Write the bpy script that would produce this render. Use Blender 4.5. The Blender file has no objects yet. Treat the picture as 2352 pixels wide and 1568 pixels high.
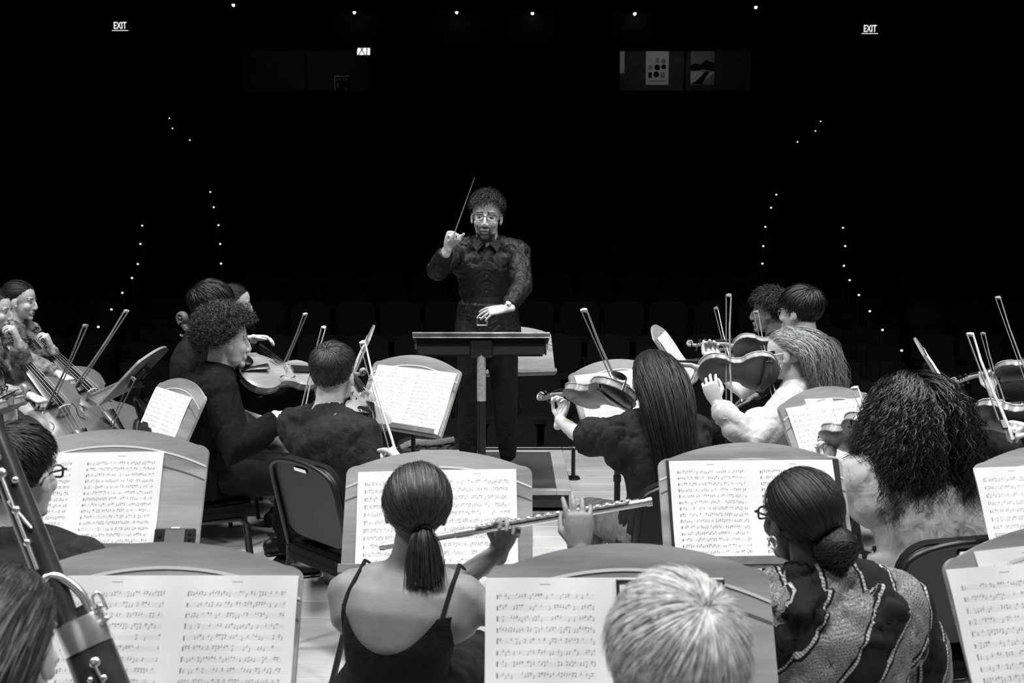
import bpy, math, random
import numpy as np
from mathutils import Vector, Matrix, noise as mnoise
R = math.radians
random.seed(7); RNG = np.random.default_rng(7)
SC = bpy.context.scene
COL = SC.collection

# ------------------------------------------------------------------ camera, world, lights, exposure
IW, IH, FPX = 2352.0, 1568.0, 2287.0
CAMH, PITCH = 1.70, math.atan((784 - 540) / 2287.0)
cd = bpy.data.cameras.new('camera'); cam = bpy.data.objects.new('camera', cd); COL.objects.link(cam)
cd.sensor_width = 36.0; cd.lens = 36.0 * FPX / IW; cd.clip_start = 0.05; cd.clip_end = 200
cam.location = (0, 0, CAMH); cam.rotation_euler = (R(90) - PITCH, 0, 0)
cd.dof.use_dof = True; cd.dof.focus_distance = 4.6; cd.dof.aperture_fstop = 7.0
SC.camera = cam
w = bpy.data.worlds.new('world'); SC.world = w; w.use_nodes = True
w.node_tree.nodes['Background'].inputs[0].default_value = (0, 0, 0, 1)
w.node_tree.nodes['Background'].inputs[1].default_value = 0.0
SC.view_settings.view_transform = 'Standard'; SC.view_settings.look = 'None'
SC.view_settings.gamma = 1.0; SC.view_settings.use_curve_mapping = False
SC.view_settings.exposure = 0.0
LIGHT_W = 128.0
def stage_light(x, y, z, size, power, tx, ty, spread=115):
    l = bpy.data.lights.new('stage_light', 'AREA'); l.shape = 'DISK'; l.size = size; l.energy = power
    l.spread = R(spread)
    o = bpy.data.objects.new('stage_light', l); COL.objects.link(o); o.location = (x, y, z)
    o.rotation_euler = (Vector((tx, ty, 0)) - Vector((x, y, z))).to_track_quat('-Z', 'Y').to_euler()
# the overhead row of stage fixtures, all above the platform and aimed down at the players
for x_, y_, p_ in ((-3.9, 1.6, 1.0), (0.0, 1.2, 0.9), (3.9, 1.6, 1.0), (-3.4, 4.6, 1.0), (0.0, 4.4, 0.9), (3.4, 4.6, 1.0)):
    stage_light(x_, y_, 6.6, 0.9, LIGHT_W * p_, x_ * 0.9, y_ + 0.35)

# ------------------------------------------------------------------ pixel -> point
CP, SP = math.cos(PITCH), math.sin(PITCH)
def ray(px, py):
    a = (px - 1176) / FPX; b = (784 - py) / FPX
    d = np.array([a, CP + b * SP, -SP + b * CP]); return d / d[1]
def P(px, py, D):
    """the point seen at pixel (px, py) that stands D metres in front of the camera along the floor"""
    return np.array([0, 0, CAMH]) + ray(px, py) * D
def toward(B, px, py, L, far=True):
    """the point on the ray of (px, py) at distance L from B (a thing of known length L)"""
    o = np.array([0, 0, CAMH]); d = ray(px, py); d = d / np.linalg.norm(d); m = o - B
    b = m.dot(d); c = m.dot(m) - L * L; q = b * b - c
    t = -b if q < 0 else -b + (math.sqrt(q) if far else -math.sqrt(q))
    p = o + d * t
    return B + (p - B) / np.linalg.norm(p - B) * L
def V3(*a): return np.array(a, float)
def unit(v):
    v = np.asarray(v, float); n = np.linalg.norm(v); return v / n if n > 1e-9 else v
def yawdir(a): return V3(math.sin(R(a)), math.cos(R(a)), 0)
def yawright(a): return V3(math.cos(R(a)), -math.sin(R(a)), 0)

# ------------------------------------------------------------------ materials (greys: the photograph is black and white)
MATS = {}
def nodes_of(m):
    m.use_nodes = True; nt = m.node_tree
    return nt, nt.nodes['Principled BSDF']
def mat(name, g, rough=0.6, metal=0.0, noise=0.0, scale=20.0, bump=0.0, bscale=60.0, spec=0.5, stretch=None, detail=3.0, sheen=0.0, coat=0.0, foldb=0.0):
    if name in MATS: return MATS[name]
    m = bpy.data.materials.new(name); nt, b = nodes_of(m); MATS[name] = m
    b.inputs['Base Color'].default_value = (g, g, g, 1); b.inputs['Roughness'].default_value = rough
    b.inputs['Metallic'].default_value = metal; b.inputs['Specular IOR Level'].default_value = spec
    b.inputs['Sheen Weight'].default_value = sheen; b.inputs['Coat Weight'].default_value = coat
    N, L = nt.nodes.new, nt.links.new
    if noise or bump or foldb:
        tc = N('ShaderNodeTexCoord'); mp = N('ShaderNodeMapping'); L(tc.outputs['Object'], mp.inputs[0])
        if stretch: mp.inputs['Scale'].default_value = stretch
    if noise:
        t = N('ShaderNodeTexNoise'); t.inputs['Scale'].default_value = scale; t.inputs['Detail'].default_value = detail
        L(mp.outputs[0], t.inputs[0]); r = N('ShaderNodeMapRange'); L(t.outputs['Fac'], r.inputs[0])
        r.inputs[1].default_value = 0.3; r.inputs[2].default_value = 0.7
        r.inputs[3].default_value = g * (1 - noise); r.inputs[4].default_value = g * (1 + noise)
        L(r.outputs[0], b.inputs['Base Color'])
    if bump:
        t = N('ShaderNodeTexNoise'); t.inputs['Scale'].default_value = bscale; t.inputs['Detail'].default_value = 4
        L(mp.outputs[0], t.inputs[0]); bp = N('ShaderNodeBump'); bp.inputs['Strength'].default_value = bump
        bp.inputs['Distance'].default_value = 0.01; L(t.outputs['Fac'], bp.inputs['Height']); L(bp.outputs[0], b.inputs['Normal'])
    if foldb:
        t = N('ShaderNodeTexNoise'); t.inputs['Scale'].default_value = 7.0; t.inputs['Detail'].default_value = 2.0; t.inputs['Distortion'].default_value = 1.4
        L(mp.outputs[0], t.inputs[0]); ab = N('ShaderNodeMath'); ab.operation = 'PINGPONG'; ab.inputs[1].default_value = .16; L(t.outputs['Fac'], ab.inputs[0])
        b2 = N('ShaderNodeBump'); b2.inputs['Strength'].default_value = foldb; b2.inputs['Distance'].default_value = 0.10; L(ab.outputs[0], b2.inputs['Height'])
        if bump: L(bp.outputs[0], b2.inputs['Normal'])
        L(b2.outputs[0], b.inputs['Normal'])
    return m
def emit(name, s):
    if name in MATS: return MATS[name]
    m = bpy.data.materials.new(name); nt, b = nodes_of(m); MATS[name] = m
    b.inputs['Base Color'].default_value = (.8, .8, .8, 1); b.inputs['Emission Color'].default_value = (1, 1, 1, 1); b.inputs['Emission Strength'].default_value = s
    return m
def wood_mat(name, lo, hi, axis='X', freq=26.0, rough=0.45, dist=6.0):
    """grain running along the given object axis"""
    m = bpy.data.materials.new(name); nt, b = nodes_of(m); MATS[name] = m; N, L = nt.nodes.new, nt.links.new
    tc = N('ShaderNodeTexCoord'); mp = N('ShaderNodeMapping'); L(tc.outputs['Object'], mp.inputs[0])
    oi = N('ShaderNodeObjectInfo'); ad = N('ShaderNodeVectorMath'); ad.operation = 'SCALE'
    cx = N('ShaderNodeCombineXYZ')
    for i in range(3): L(oi.outputs['Random'], cx.inputs[i])
    L(cx.outputs[0], ad.inputs[0]); ad.inputs['Scale'].default_value = 9.0; L(ad.outputs[0], mp.inputs['Location'])
    sc = {'X': (.12, 1, 1), 'Y': (1, .12, 1), 'Z': (1, 1, .12)}[axis]; mp.inputs['Scale'].default_value = sc
    n = N('ShaderNodeTexNoise'); n.inputs['Scale'].default_value = 5.0; n.inputs['Detail'].default_value = 2; L(mp.outputs[0], n.inputs[0])
    mu = N('ShaderNodeMath'); mu.operation = 'MULTIPLY'; mu.inputs[1].default_value = freq; L(n.outputs['Fac'], mu.inputs[0])
    sn = N('ShaderNodeMath'); sn.operation = 'SINE'; L(mu.outputs[0], sn.inputs[0])
    n2 = N('ShaderNodeTexNoise'); n2.inputs['Scale'].default_value = 90.0; n2.inputs['Detail'].default_value = 3; L(mp.outputs[0], n2.inputs[0])
    a2 = N('ShaderNodeMath'); a2.operation = 'MULTIPLY_ADD'; a2.inputs[1].default_value = 2.2; L(n2.outputs['Fac'], a2.inputs[0]); L(sn.outputs[0], a2.inputs[2])
    r = N('ShaderNodeMapRange'); r.inputs[1].default_value = -0.2; r.inputs[2].default_value = 2.2
    r.inputs[3].default_value = lo; r.inputs[4].default_value = hi; L(a2.outputs[0], r.inputs[0]); L(r.outputs[0], b.inputs['Base Color'])
    b.inputs['Roughness'].default_value = rough
    return m

def sheet_mat(name, staves=12, paper=0.80, dark=0.75):
    """printed music on white paper: staves, note heads and stems laid out in the page's own UV"""
    m = bpy.data.materials.new(name); nt, b = nodes_of(m); MATS[name] = m; N, L = nt.nodes.new, nt.links.new
    def M(op, a, c=None, d=None):
        n = N('ShaderNodeMath'); n.operation = op
        for i, v in enumerate((a, c, d)):
            if v is None: continue
            if isinstance(v, (int, float)): n.inputs[i].default_value = v
            else: L(v, n.inputs[i])
        return n.outputs[0]
    uv = N('ShaderNodeUVMap'); sp = N('ShaderNodeSeparateXYZ'); L(uv.outputs[0], sp.inputs[0]); u, v = sp.outputs[0], sp.outputs[1]
    rnd = N('ShaderNodeObjectInfo').outputs['Random']
    k = M('MULTIPLY', M('SUBTRACT', v, 0.05), (staves) / 0.86)
    row = M('FLOOR', k); fr = M('FRACT', k)
    inpage = M('MULTIPLY', M('MULTIPLY', M('GREATER_THAN', u, 0.09), M('LESS_THAN', u, 0.91)), M('MULTIPLY', M('GREATER_THAN', k, 0.0), M('LESS_THAN', k, float(staves))))
    s = M('MULTIPLY', M('SUBTRACT', fr, 0.3), 4 / 0.36)             # 0..4 inside the staff
    band = M('MULTIPLY', M('GREATER_THAN', s, -0.2), M('LESS_THAN', s, 4.2))
    ln = M('MULTIPLY', M('LESS_THAN', M('ABSOLUTE', M('SUBTRACT', s, M('ROUND', s))), 0.10), band)
    wide = M('MULTIPLY', M('GREATER_THAN', s, -2.2), M('LESS_THAN', s, 6.0))
    cols = 44.0
    cu = M('MULTIPLY', u, cols); ci = M('FLOOR', cu); cf = M('FRACT', cu)
    cv = N('ShaderNodeCombineXYZ'); L(ci, cv.inputs[0]); L(row, cv.inputs[1]); L(M('MULTIPLY', rnd, 50.0), cv.inputs[2])
    wn = N('ShaderNodeTexWhiteNoise'); wn.noise_dimensions = '3D'; L(cv.outputs[0], wn.inputs[0]); h = wn.outputs['Value']
    ws = N('ShaderNodeSeparateColor'); L(wn.outputs['Color'], ws.inputs[0])
    pitch = M('MULTIPLY_ADD', h, 5.0, -0.6)
    present = M('GREATER_THAN', ws.outputs[1], 0.32)
    dx = M('MULTIPLY', M('SUBTRACT', cf, 0.42), 2.6); dy = M('SUBTRACT', s, pitch)
    head = M('LESS_THAN', M('ADD', M('MULTIPLY', dx, dx), M('MULTIPLY', M('MULTIPLY', dy, dy), 1.6)), 0.42)
    stem = M('MULTIPLY', M('LESS_THAN', M('ABSOLUTE', M('SUBTRACT', cf, 0.62)), 0.09), M('MULTIPLY', M('GREATER_THAN', dy, 0.0), M('LESS_THAN', dy, 3.2)))
    beam = M('MULTIPLY', M('LESS_THAN', M('ABSOLUTE', M('SUBTRACT', s, 4.7)), 0.30), M('GREATER_THAN', ws.outputs[2], 0.62))
    ink = M('MULTIPLY', M('MULTIPLY', M('MAXIMUM', M('MAXIMUM', head, stem), beam), present), wide)
    clef = M('MULTIPLY', M('LESS_THAN', M('ABSOLUTE', M('SUBTRACT', u, 0.10)), 0.005), band)
    title = M('MULTIPLY', M('LESS_THAN', M('ABSOLUTE', M('SUBTRACT', v, 0.955)), 0.0025), M('LESS_THAN', M('ABSOLUTE', M('SUBTRACT', u, 0.5)), 0.045))
    tot = M('MAXIMUM', M('MULTIPLY', M('MAXIMUM', M('MAXIMUM', M('MULTIPLY', ln, 0.6), ink), clef), inpage), title)
    r = N('ShaderNodeMapRange'); r.inputs[3].default_value = paper; r.inputs[4].default_value = paper * (1 - dark); L(tot, r.inputs[0])
    L(r.outputs[0], b.inputs['Base Color']); b.inputs['Roughness'].default_value = 0.8; b.inputs['Specular IOR Level'].default_value = 0.15
    return m

def poncho_mat():
    m = bpy.data.materials.new('woven_poncho'); nt, b = nodes_of(m); MATS['poncho'] = m; N, L = nt.nodes.new, nt.links.new
    def M(op, a, c=None):
        n = N('ShaderNodeMath'); n.operation = op
        for i, v in enumerate((a, c)):
            if v is None: continue
            if isinstance(v, (int, float)): n.inputs[i].default_value = v
            else: L(v, n.inputs[i])
        return n.outputs[0]
    uv = N('ShaderNodeUVMap'); sp = N('ShaderNodeSeparateXYZ'); L(uv.outputs[0], sp.inputs[0])
    x, z = sp.outputs[0], sp.outputs[1]
    n0 = N('ShaderNodeTexNoise'); n0.inputs['Scale'].default_value = 7.0; L(uv.outputs[0], n0.inputs[0])
    xw = M('ADD', x, M('MULTIPLY', M('SUBTRACT', n0.outputs['Fac'], .5), .012))
    f = M('FRACT', M('MULTIPLY', xw, 1 / 0.16)); c = M('ABSOLUTE', M('SUBTRACT', f, 0.5))     # stripes of cloth about 17 cm apart
    dark = M('LESS_THAN', c, 0.20)
    edge = M('MULTIPLY', M('GREATER_THAN', c, 0.205), M('LESS_THAN', c, 0.24))
    gap = M('MULTIPLY', M('GREATER_THAN', c, 0.24), M('LESS_THAN', c, 0.275))
    st = M('GREATER_THAN', M('SINE', M('MULTIPLY', z, 900.0)), -0.2)
    wv = N('ShaderNodeTexNoise'); wv.inputs['Scale'].default_value = 330.0; wv.inputs['Detail'].default_value = 2; L(uv.outputs[0], wv.inputs[0])
    dg = M('SINE', M('MULTIPLY', M('ADD', x, z), 700.0))
    wq = M('ADD', M('MULTIPLY', wv.outputs['Fac'], 1.3), M('MULTIPLY', dg, .07))
    r = N('ShaderNodeMapRange'); L(wq, r.inputs[0]); r.inputs[1].default_value = .4; r.inputs[2].default_value = .9; r.inputs[3].default_value = .03; r.inputs[4].default_value = .30
    base = M('MULTIPLY', r.outputs[0], M('SUBTRACT', 1.0, M('MAXIMUM', dark, gap)))
    base = M('ADD', base, M('MULTIPLY', M('MULTIPLY', edge, st), .30))
    base = M('ADD', base, .012)
    L(base, b.inputs['Base Color']); b.inputs['Roughness'].default_value = 0.9; b.inputs['Specular IOR Level'].default_value = 0.2
    return m

mat('black_cloth', .0075, .85, noise=.35, scale=9, bump=.25, bscale=240, spec=.25, foldb=.16)
mat('black_shirt', .0060, .6, noise=.25, scale=12, bump=.2, bscale=90, spec=.45, foldb=.28)
mat('charcoal_cloth', .020, .9, noise=.25, scale=30, bump=.3, bscale=260, spec=.2, foldb=.16)
mat('coat_wool', .0070, .95, noise=.3, scale=60, bump=.5, bscale=300, spec=.15, foldb=.16)
mat('pale_knit', .46, .9, noise=.06, scale=30, bump=.2, bscale=300, spec=.2, foldb=.16)
mat('pale_fleece', .47, .95, noise=.08, scale=20, bump=.15, bscale=420, spec=.15, foldb=.16)
mat('plaid_shirt', .22, .9, noise=.7, scale=24, bump=.2, bscale=120, spec=.2, foldb=.16)
mat('jeans', .16, .9, noise=.35, scale=22, bump=.3, bscale=300, spec=.2, foldb=.16)
mat('pale_jeans', .36, .9, noise=.2, scale=22, bump=.3, bscale=300, spec=.2, foldb=.16)
mat('dark_jeans', .012, .9, noise=.3, scale=22, bump=.3, bscale=300, spec=.2, foldb=.16)
mat('skin_light', .56, .5, noise=.06, scale=25, bump=.06, bscale=160, spec=.35)
mat('skin_mid', .22, .5, noise=.08, scale=25, bump=.06, bscale=160, spec=.35)  # mid skin, lowered to paint in the shade on the flutist's back
mat('skin_dark', .075, .5, noise=.1, scale=25, bump=.06, bscale=160, spec=.4)
mat('lips', .24, .5); mat('eye_white', .36, .25); mat('iris', .02, .15)
mat('beard_stubble', .07, .75, noise=.5, scale=260, bump=.4, bscale=400)
for n_, g_, r_ in (('hair_black', .0055, .58), ('hair_dark', .0085, .45), ('hair_brown', .028, .45), ('hair_mid', .05, .45), ('hair_blonde', .30, .5), ('hair_fair', .50, .5)):
    mat(n_, g_, r_, noise=.45, scale=60, spec=.5)
mat('black_metal', .007, .42, noise=.2, scale=40, spec=.5)
mat('black_plastic', .006, .5, noise=.2, scale=40, bump=.06, bscale=300)
mat('black_pad', .007, .9, noise=.3, scale=120, bump=.35, bscale=400, spec=.2)
mat('chrome', .75, .18, metal=1.0, noise=.05); mat('silver', .88, .24, metal=.85, noise=.04); mat('worn_steel', .5, .3, metal=1.0, noise=.45, scale=14)
mat('pale_metal', .33, .4, noise=.2, scale=60)
mat('ebony', .010, .32, noise=.2, scale=50, coat=.3); mat('ivory', .65, .4); mat('string_steel', .22, .4, metal=.5); 
mat('bow_hair', .16, .6); mat('bow_stick', .16, .35, noise=.3, scale=30, coat=.4); mat('bow_pale', .42, .35, noise=.2, scale=30, coat=.3)  # bow hair is toned down so its colour carries the shade on it
wood_mat('violin_top', .26, .40, 'X', 18, .28); wood_mat('violin_rib', .20, .40, 'Z', 30, .25); wood_mat('violin_back', .05, .085, 'Y', 16, .3)
wood_mat('violin_neck', .26, .36, 'X', 10, .35)
wood_mat('cello_top', .075, .13, 'X', 14, .32); wood_mat('cello_rib', .10, .17, 'Z', 20, .3); wood_mat('cello_back', .06, .10, 'Y', 14, .3)
wood_mat('desk_oak', .20, .35, 'X', 24, .45); mat('inlay_pale', .58, .4); mat('inlay_dark', .09, .5); mat('desk_edge', .17, .5, noise=.2)
wood_mat('stage_floor', .50, .62, 'X', 10, .30)
mat('grey_carpet', .075, .95, noise=.35, scale=300, bump=.5, bscale=500, spec=.1)
wood_mat('podium_trim', .40, .52, 'X', 10, .4)
mat('bassoon_wood', .035, .28, noise=.3, scale=30, coat=.4, stretch=(1, 1, .2))
mat('folder_black', .012, .5, noise=.2); mat('paper_plain', .82, .8, noise=.02, scale=8, spec=.1)
sheet_mat('sheet_print'); sheet_mat('sheet_print_dense', 14, .80, .88); sheet_mat('sheet_print_faint', 11, .80, .7)
poncho_mat()
mat('shoe_white', .45, .6, noise=.2, scale=180, bump=.3, bscale=260); mat('shoe_black', .012, .45, noise=.2); mat('sock_grey', .14, .95, noise=.4, scale=160, bump=.6, bscale=200)
mat('bag_nylon', .018, .6, noise=.5, scale=18, bump=.4, bscale=30)
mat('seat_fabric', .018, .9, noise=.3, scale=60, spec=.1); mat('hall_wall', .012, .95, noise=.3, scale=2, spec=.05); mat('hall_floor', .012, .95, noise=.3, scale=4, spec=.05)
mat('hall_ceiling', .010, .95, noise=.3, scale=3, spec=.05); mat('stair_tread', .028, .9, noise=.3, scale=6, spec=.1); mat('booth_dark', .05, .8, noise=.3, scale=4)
mat('booth_wall', .30, .9, noise=.1, scale=3); mat('button_grey', .05, .4); mat('tape_grey', .30, .6, noise=.3, scale=70); mat('window_frame', .02, .5, noise=.2)
emit('step_glow', 1.6); emit('bulb_glow', 30.0); emit('exit_glow', 1.0); emit('booth_light', 1.0)
mat('lcd', .17, .25, noise=.1, scale=40); mat('sign_face', .02, .5, noise=.1)
mat('watch_face', .55, .3, noise=.1)
def glass_mat():
    m = bpy.data.materials.new('window_glass'); nt, b = nodes_of(m); MATS['window_glass'] = m
    b.inputs['Base Color'].default_value = (.9, .9, .9, 1); b.inputs['Roughness'].default_value = .03; b.inputs['IOR'].default_value = 1.1
    b.inputs['Transmission Weight'].default_value = 1.0
glass_mat()
# ------------------------------------------------------------------ mesh helpers
class MB:
    def __init__(s): s.v = []; s.f = []; s.m = []; s.uv = None
    def add(s, V, F, mi=0):
        o = len(s.v); s.v.extend([tuple(p) for p in V]); s.f.extend([tuple(i + o for i in q) for q in F]); s.m.extend([mi] * len(F)); return s
    def box(s, c, d, ax=None, mi=0, bev=0.0):
        """box centred at c with full sizes d, optional axes (3 rows), chamfered when bev > 0"""
        c = np.asarray(c, float); h = np.asarray(d, float) / 2
        A = np.eye(3) if ax is None else np.asarray(ax, float)
        if bev <= 0:
            L = [(x, y, z) for z in (-1, 1) for y in (-1, 1) for x in (-1, 1)]
            V = [c + (np.array(l) * h) @ A for l in L]
            return s.add(V, [(0, 2, 3, 1), (4, 5, 7, 6), (0, 1, 5, 4), (2, 6, 7, 3), (0, 4, 6, 2), (1, 3, 7, 5)], mi)
        V = []; idx = {}
        for x in (-1, 1):
            for y in (-1, 1):
                for z in (-1, 1):
                    for k in range(3):
                        l = np.array([x, y, z]) * (h - bev); l[k] += (x, y, z)[k] * bev
                        idx[(x, y, z, k)] = len(V); V.append(c + l @ A)
        F = []
        def q(*a): F.append(tuple(idx[i] for i in a))
        for k in range(3):
            a, b = [i for i in range(3) if i != k]
            for sg in (-1, 1):
                pts = []
                for (i, j) in ((-1, -1), (1, -1), (1, 1), (-1, 1)):
                    t = [0, 0, 0]; t[k] = sg; t[a] = i; t[b] = j; pts.append((*t, k))
                if (sg > 0) != (k != 1): pts.reverse()
                q(*pts)
        for k in range(3):
            a, b = [i for i in range(3) if i != k]
            for i in (-1, 1):
                for j in (-1, 1):
                    t0 = [0, 0, 0]; t0[a] = i; t0[b] = j; t0[k] = -1; t1 = list(t0); t1[k] = 1
                    q((*t0, a), (*t1, a), (*t1, b), (*t0, b))
        for x in (-1, 1):
            for y in (-1, 1):
                for z in (-1, 1): q((x, y, z, 0), (x, y, z, 1), (x, y, z, 2))
        return s.add(V, F, mi)
    def tube(s, pts, rad, n=10, mi=0, up=None, caps=True, round_caps=False):
        """tube through pts; rad is one radius, a list, or a list of (lateral, other) half sizes with 'up' the other direction"""
        pts = [np.asarray(p, float) for p in pts]; m = len(pts)
        if np.isscalar(rad): rad = [rad] * m
        rad = [(r, r) if np.isscalar(r) else r for r in rad]
        T = []
        for i in range(m):
            T.append(unit(pts[min(i + 1, m - 1)] - pts[max(i - 1, 0)]))
        if up is None:
            u = unit(np.cross(T[0], V3(0, 0, 1))) if abs(T[0][2]) < .95 else unit(np.cross(T[0], V3(0, 1, 0)))
            u = np.cross(u, T[0])
        else: u = np.asarray(up, float)
        if round_caps:
            def cap(i, sg):
                r = min(rad[i]); out = []
                for a in (0.5, 0.87): out.append((pts[i] + sg * T[i] * r * a, (rad[i][0] * math.sqrt(1 - a * a), rad[i][1] * math.sqrt(1 - a * a)), T[i]))
                return out
            c0 = cap(0, -1)[::-1]; c1 = cap(m - 1, 1)
            pts = [c[0] for c in c0] + pts + [c[0] for c in c1]; rad = [c[1] for c in c0] + list(rad) + [c[1] for c in c1]
            T = [c[2] for c in c0] + T + [c[2] for c in c1]; m = len(pts)
        V = []; F = []
        for i in range(m):
            u = u - T[i] * np.dot(u, T[i]); u = unit(u); l = np.cross(T[i], u)
            for k in range(n):
                a = 2 * math.pi * k / n
                V.append(pts[i] + l * math.cos(a) * rad[i][0] + u * math.sin(a) * rad[i][1])
        for i in range(m - 1):
            for k in range(n):
                k2 = (k + 1) % n; F.append((i * n + k, i * n + k2, (i + 1) * n + k2, (i + 1) * n + k))
        if caps: F.append(tuple(range(n - 1, -1, -1))); F.append(tuple(range((m - 1) * n, m * n)))
        return s.add(V, F, mi)
    def ell(s, c, r, ax=None, n=14, mi=0):
        c = np.asarray(c, float); A = np.eye(3) if ax is None else np.asarray(ax, float); k = max(4, n // 2)
        V = [c + V3(0, 0, r[2]) @ A]
        for i in range(1, k):
            t = math.pi * i / k
            for j in range(n):
                a = 2 * math.pi * j / n
                V.append(c + V3(r[0] * math.sin(t) * math.cos(a), r[1] * math.sin(t) * math.sin(a), r[2] * math.cos(t)) @ A)
        V.append(c - V3(0, 0, r[2]) @ A); F = []
        for j in range(n): F.append((0, 1 + j, 1 + (j + 1) % n))
        for i in range(k - 2):
            for j in range(n):
                a = 1 + i * n; j2 = (j + 1) % n; F.append((a + j, a + n + j, a + n + j2, a + j2))
        e = len(V) - 1; a = 1 + (k - 2) * n
        for j in range(n): F.append((e, a + (j + 1) % n, a + j))
        return s.add(V, F, mi)
    def prism(s, poly, t, o=(0, 0, 0), ax=None, mi=0):
        """2D polygon (counter-clockwise) extruded by t along the third axis"""
        o = np.asarray(o, float); A = np.eye(3) if ax is None else np.asarray(ax, float); n = len(poly)
        V = [o + V3(x, y, 0) @ A for x, y in poly] + [o + V3(x, y, t) @ A for x, y in poly]
        F = [tuple(range(n - 1, -1, -1)), tuple(range(n, 2 * n))] + [(i, (i + 1) % n, n + (i + 1) % n, n + i) for i in range(n)]
        return s.add(V, F, mi)
    def mesh(s, name, mats, smooth=True, angle=40):
        me = bpy.data.meshes.new(name); me.from_pydata([tuple(map(float, p)) for p in s.v], [], s.f)
        if isinstance(mats, (str,)): mats = [mats]
        for m in mats: me.materials.append(MATS[m])
        me.polygons.foreach_set('material_index', np.array(s.m, dtype=np.int32))
        if s.uv is not None:
            ul = me.uv_layers.new(name='UVMap'); li = np.zeros(len(me.loops), dtype=np.int32); me.loops.foreach_get('vertex_index', li)
            ul.data.foreach_set('uv', np.asarray(s.uv, dtype=np.float32)[li].ravel())
        if smooth:
            me.polygons.foreach_set('use_smooth', np.ones(len(me.polygons), dtype=bool))
            me.set_sharp_from_angle(angle=R(angle))
        me.update(); return me
def link(name, me, parent=None, loc=None):
    o = bpy.data.objects.new(name, me); COL.objects.link(o)
    if parent is not None: o.parent = parent
    if loc is not None: o.location = tuple(loc)
    return o
def tag(o, label=None, cat=None, group=None, kind=None):
    if label: o['label'] = label
    if cat: o['category'] = cat
    if group: o['group'] = group
    if kind: o['kind'] = kind
    return o
def empty(name, loc=(0, 0, 0), M=None):
    o = bpy.data.objects.new(name, None); COL.objects.link(o); o.empty_display_size = .1
    if M is not None: o.matrix_world = M
    else: o.location = tuple(loc)
    return o
def frame(o, x, y, z): return Matrix(((x[0], y[0], z[0], o[0]), (x[1], y[1], z[1], o[1]), (x[2], y[2], z[2], o[2]), (0, 0, 0, 1)))
def smooth_path(pts, n=24):
    """Catmull-Rom through the points"""
    p = [np.asarray(q, float) for q in pts]; p = [2 * p[0] - p[1]] + p + [2 * p[-1] - p[-2]]; out = []; segs = len(p) - 3
    for i in range(n + 1):
        t = i / n * segs; k = min(int(t), segs - 1); t -= k; a, b, c, d = p[k:k + 4]
        out.append(.5 * ((2 * b) + (c - a) * t + (2 * a - 5 * b + 4 * c - d) * t * t + (3 * b - a - 3 * c + d) * t ** 3))
    return out
def np_mesh(name, V, F, mats, mi=None, smooth=True, uv=None):
    """mesh from arrays: F is (n, 3) or (n, 4)"""
    me = bpy.data.meshes.new(name); k = F.shape[1]; nf = len(F)
    me.vertices.add(len(V)); me.vertices.foreach_set('co', np.ascontiguousarray(V, dtype=np.float32).ravel())
    me.loops.add(nf * k); me.loops.foreach_set('vertex_index', np.ascontiguousarray(F, dtype=np.int32).ravel())
    me.polygons.add(nf); me.polygons.foreach_set('loop_start', np.arange(0, nf * k, k, dtype=np.int32))
    for m in ([mats] if isinstance(mats, str) else mats): me.materials.append(MATS[m])
    if mi is not None: me.polygons.foreach_set('material_index', np.ascontiguousarray(mi, dtype=np.int32))
    if uv is not None:
        ul = me.uv_layers.new(name='UVMap'); ul.data.foreach_set('uv', np.ascontiguousarray(uv[np.asarray(F).ravel()], dtype=np.float32).ravel())
    me.update(calc_edges=True)
    if smooth: me.polygons.foreach_set('use_smooth', np.ones(nf, dtype=bool))
    me.validate(); return me
def fuse(mb, voxel, smooth=4, ratio=1.0):
    """one continuous skin around overlapping closed pieces"""
    me = bpy.data.meshes.new('tmp'); me.from_pydata([tuple(map(float, p)) for p in mb.v], [], mb.f)
    o = bpy.data.objects.new('tmp', me); COL.objects.link(o)
    r = o.modifiers.new('r', 'REMESH'); r.mode = 'VOXEL'; r.voxel_size = voxel
    s = o.modifiers.new('s', 'SMOOTH'); s.factor = .5; s.iterations = smooth
    if ratio < 1: d = o.modifiers.new('d', 'DECIMATE'); d.ratio = ratio
    dg = bpy.context.evaluated_depsgraph_get(); ev = o.evaluated_get(dg); em = ev.to_mesh()
    em.calc_loop_triangles(); nt = len(em.loop_triangles); F = np.zeros(nt * 3, dtype=np.int32); em.loop_triangles.foreach_get('vertices', F)
    V = np.zeros(len(em.vertices) * 3, dtype=np.float32); em.vertices.foreach_get('co', V); N = np.zeros_like(V); em.vertices.foreach_get('normal', N)
    ev.to_mesh_clear(); bpy.data.objects.remove(o); bpy.data.meshes.remove(me)
    return V.reshape(-1, 3).astype(float), F.reshape(-1, 3), N.reshape(-1, 3).astype(float)
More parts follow.
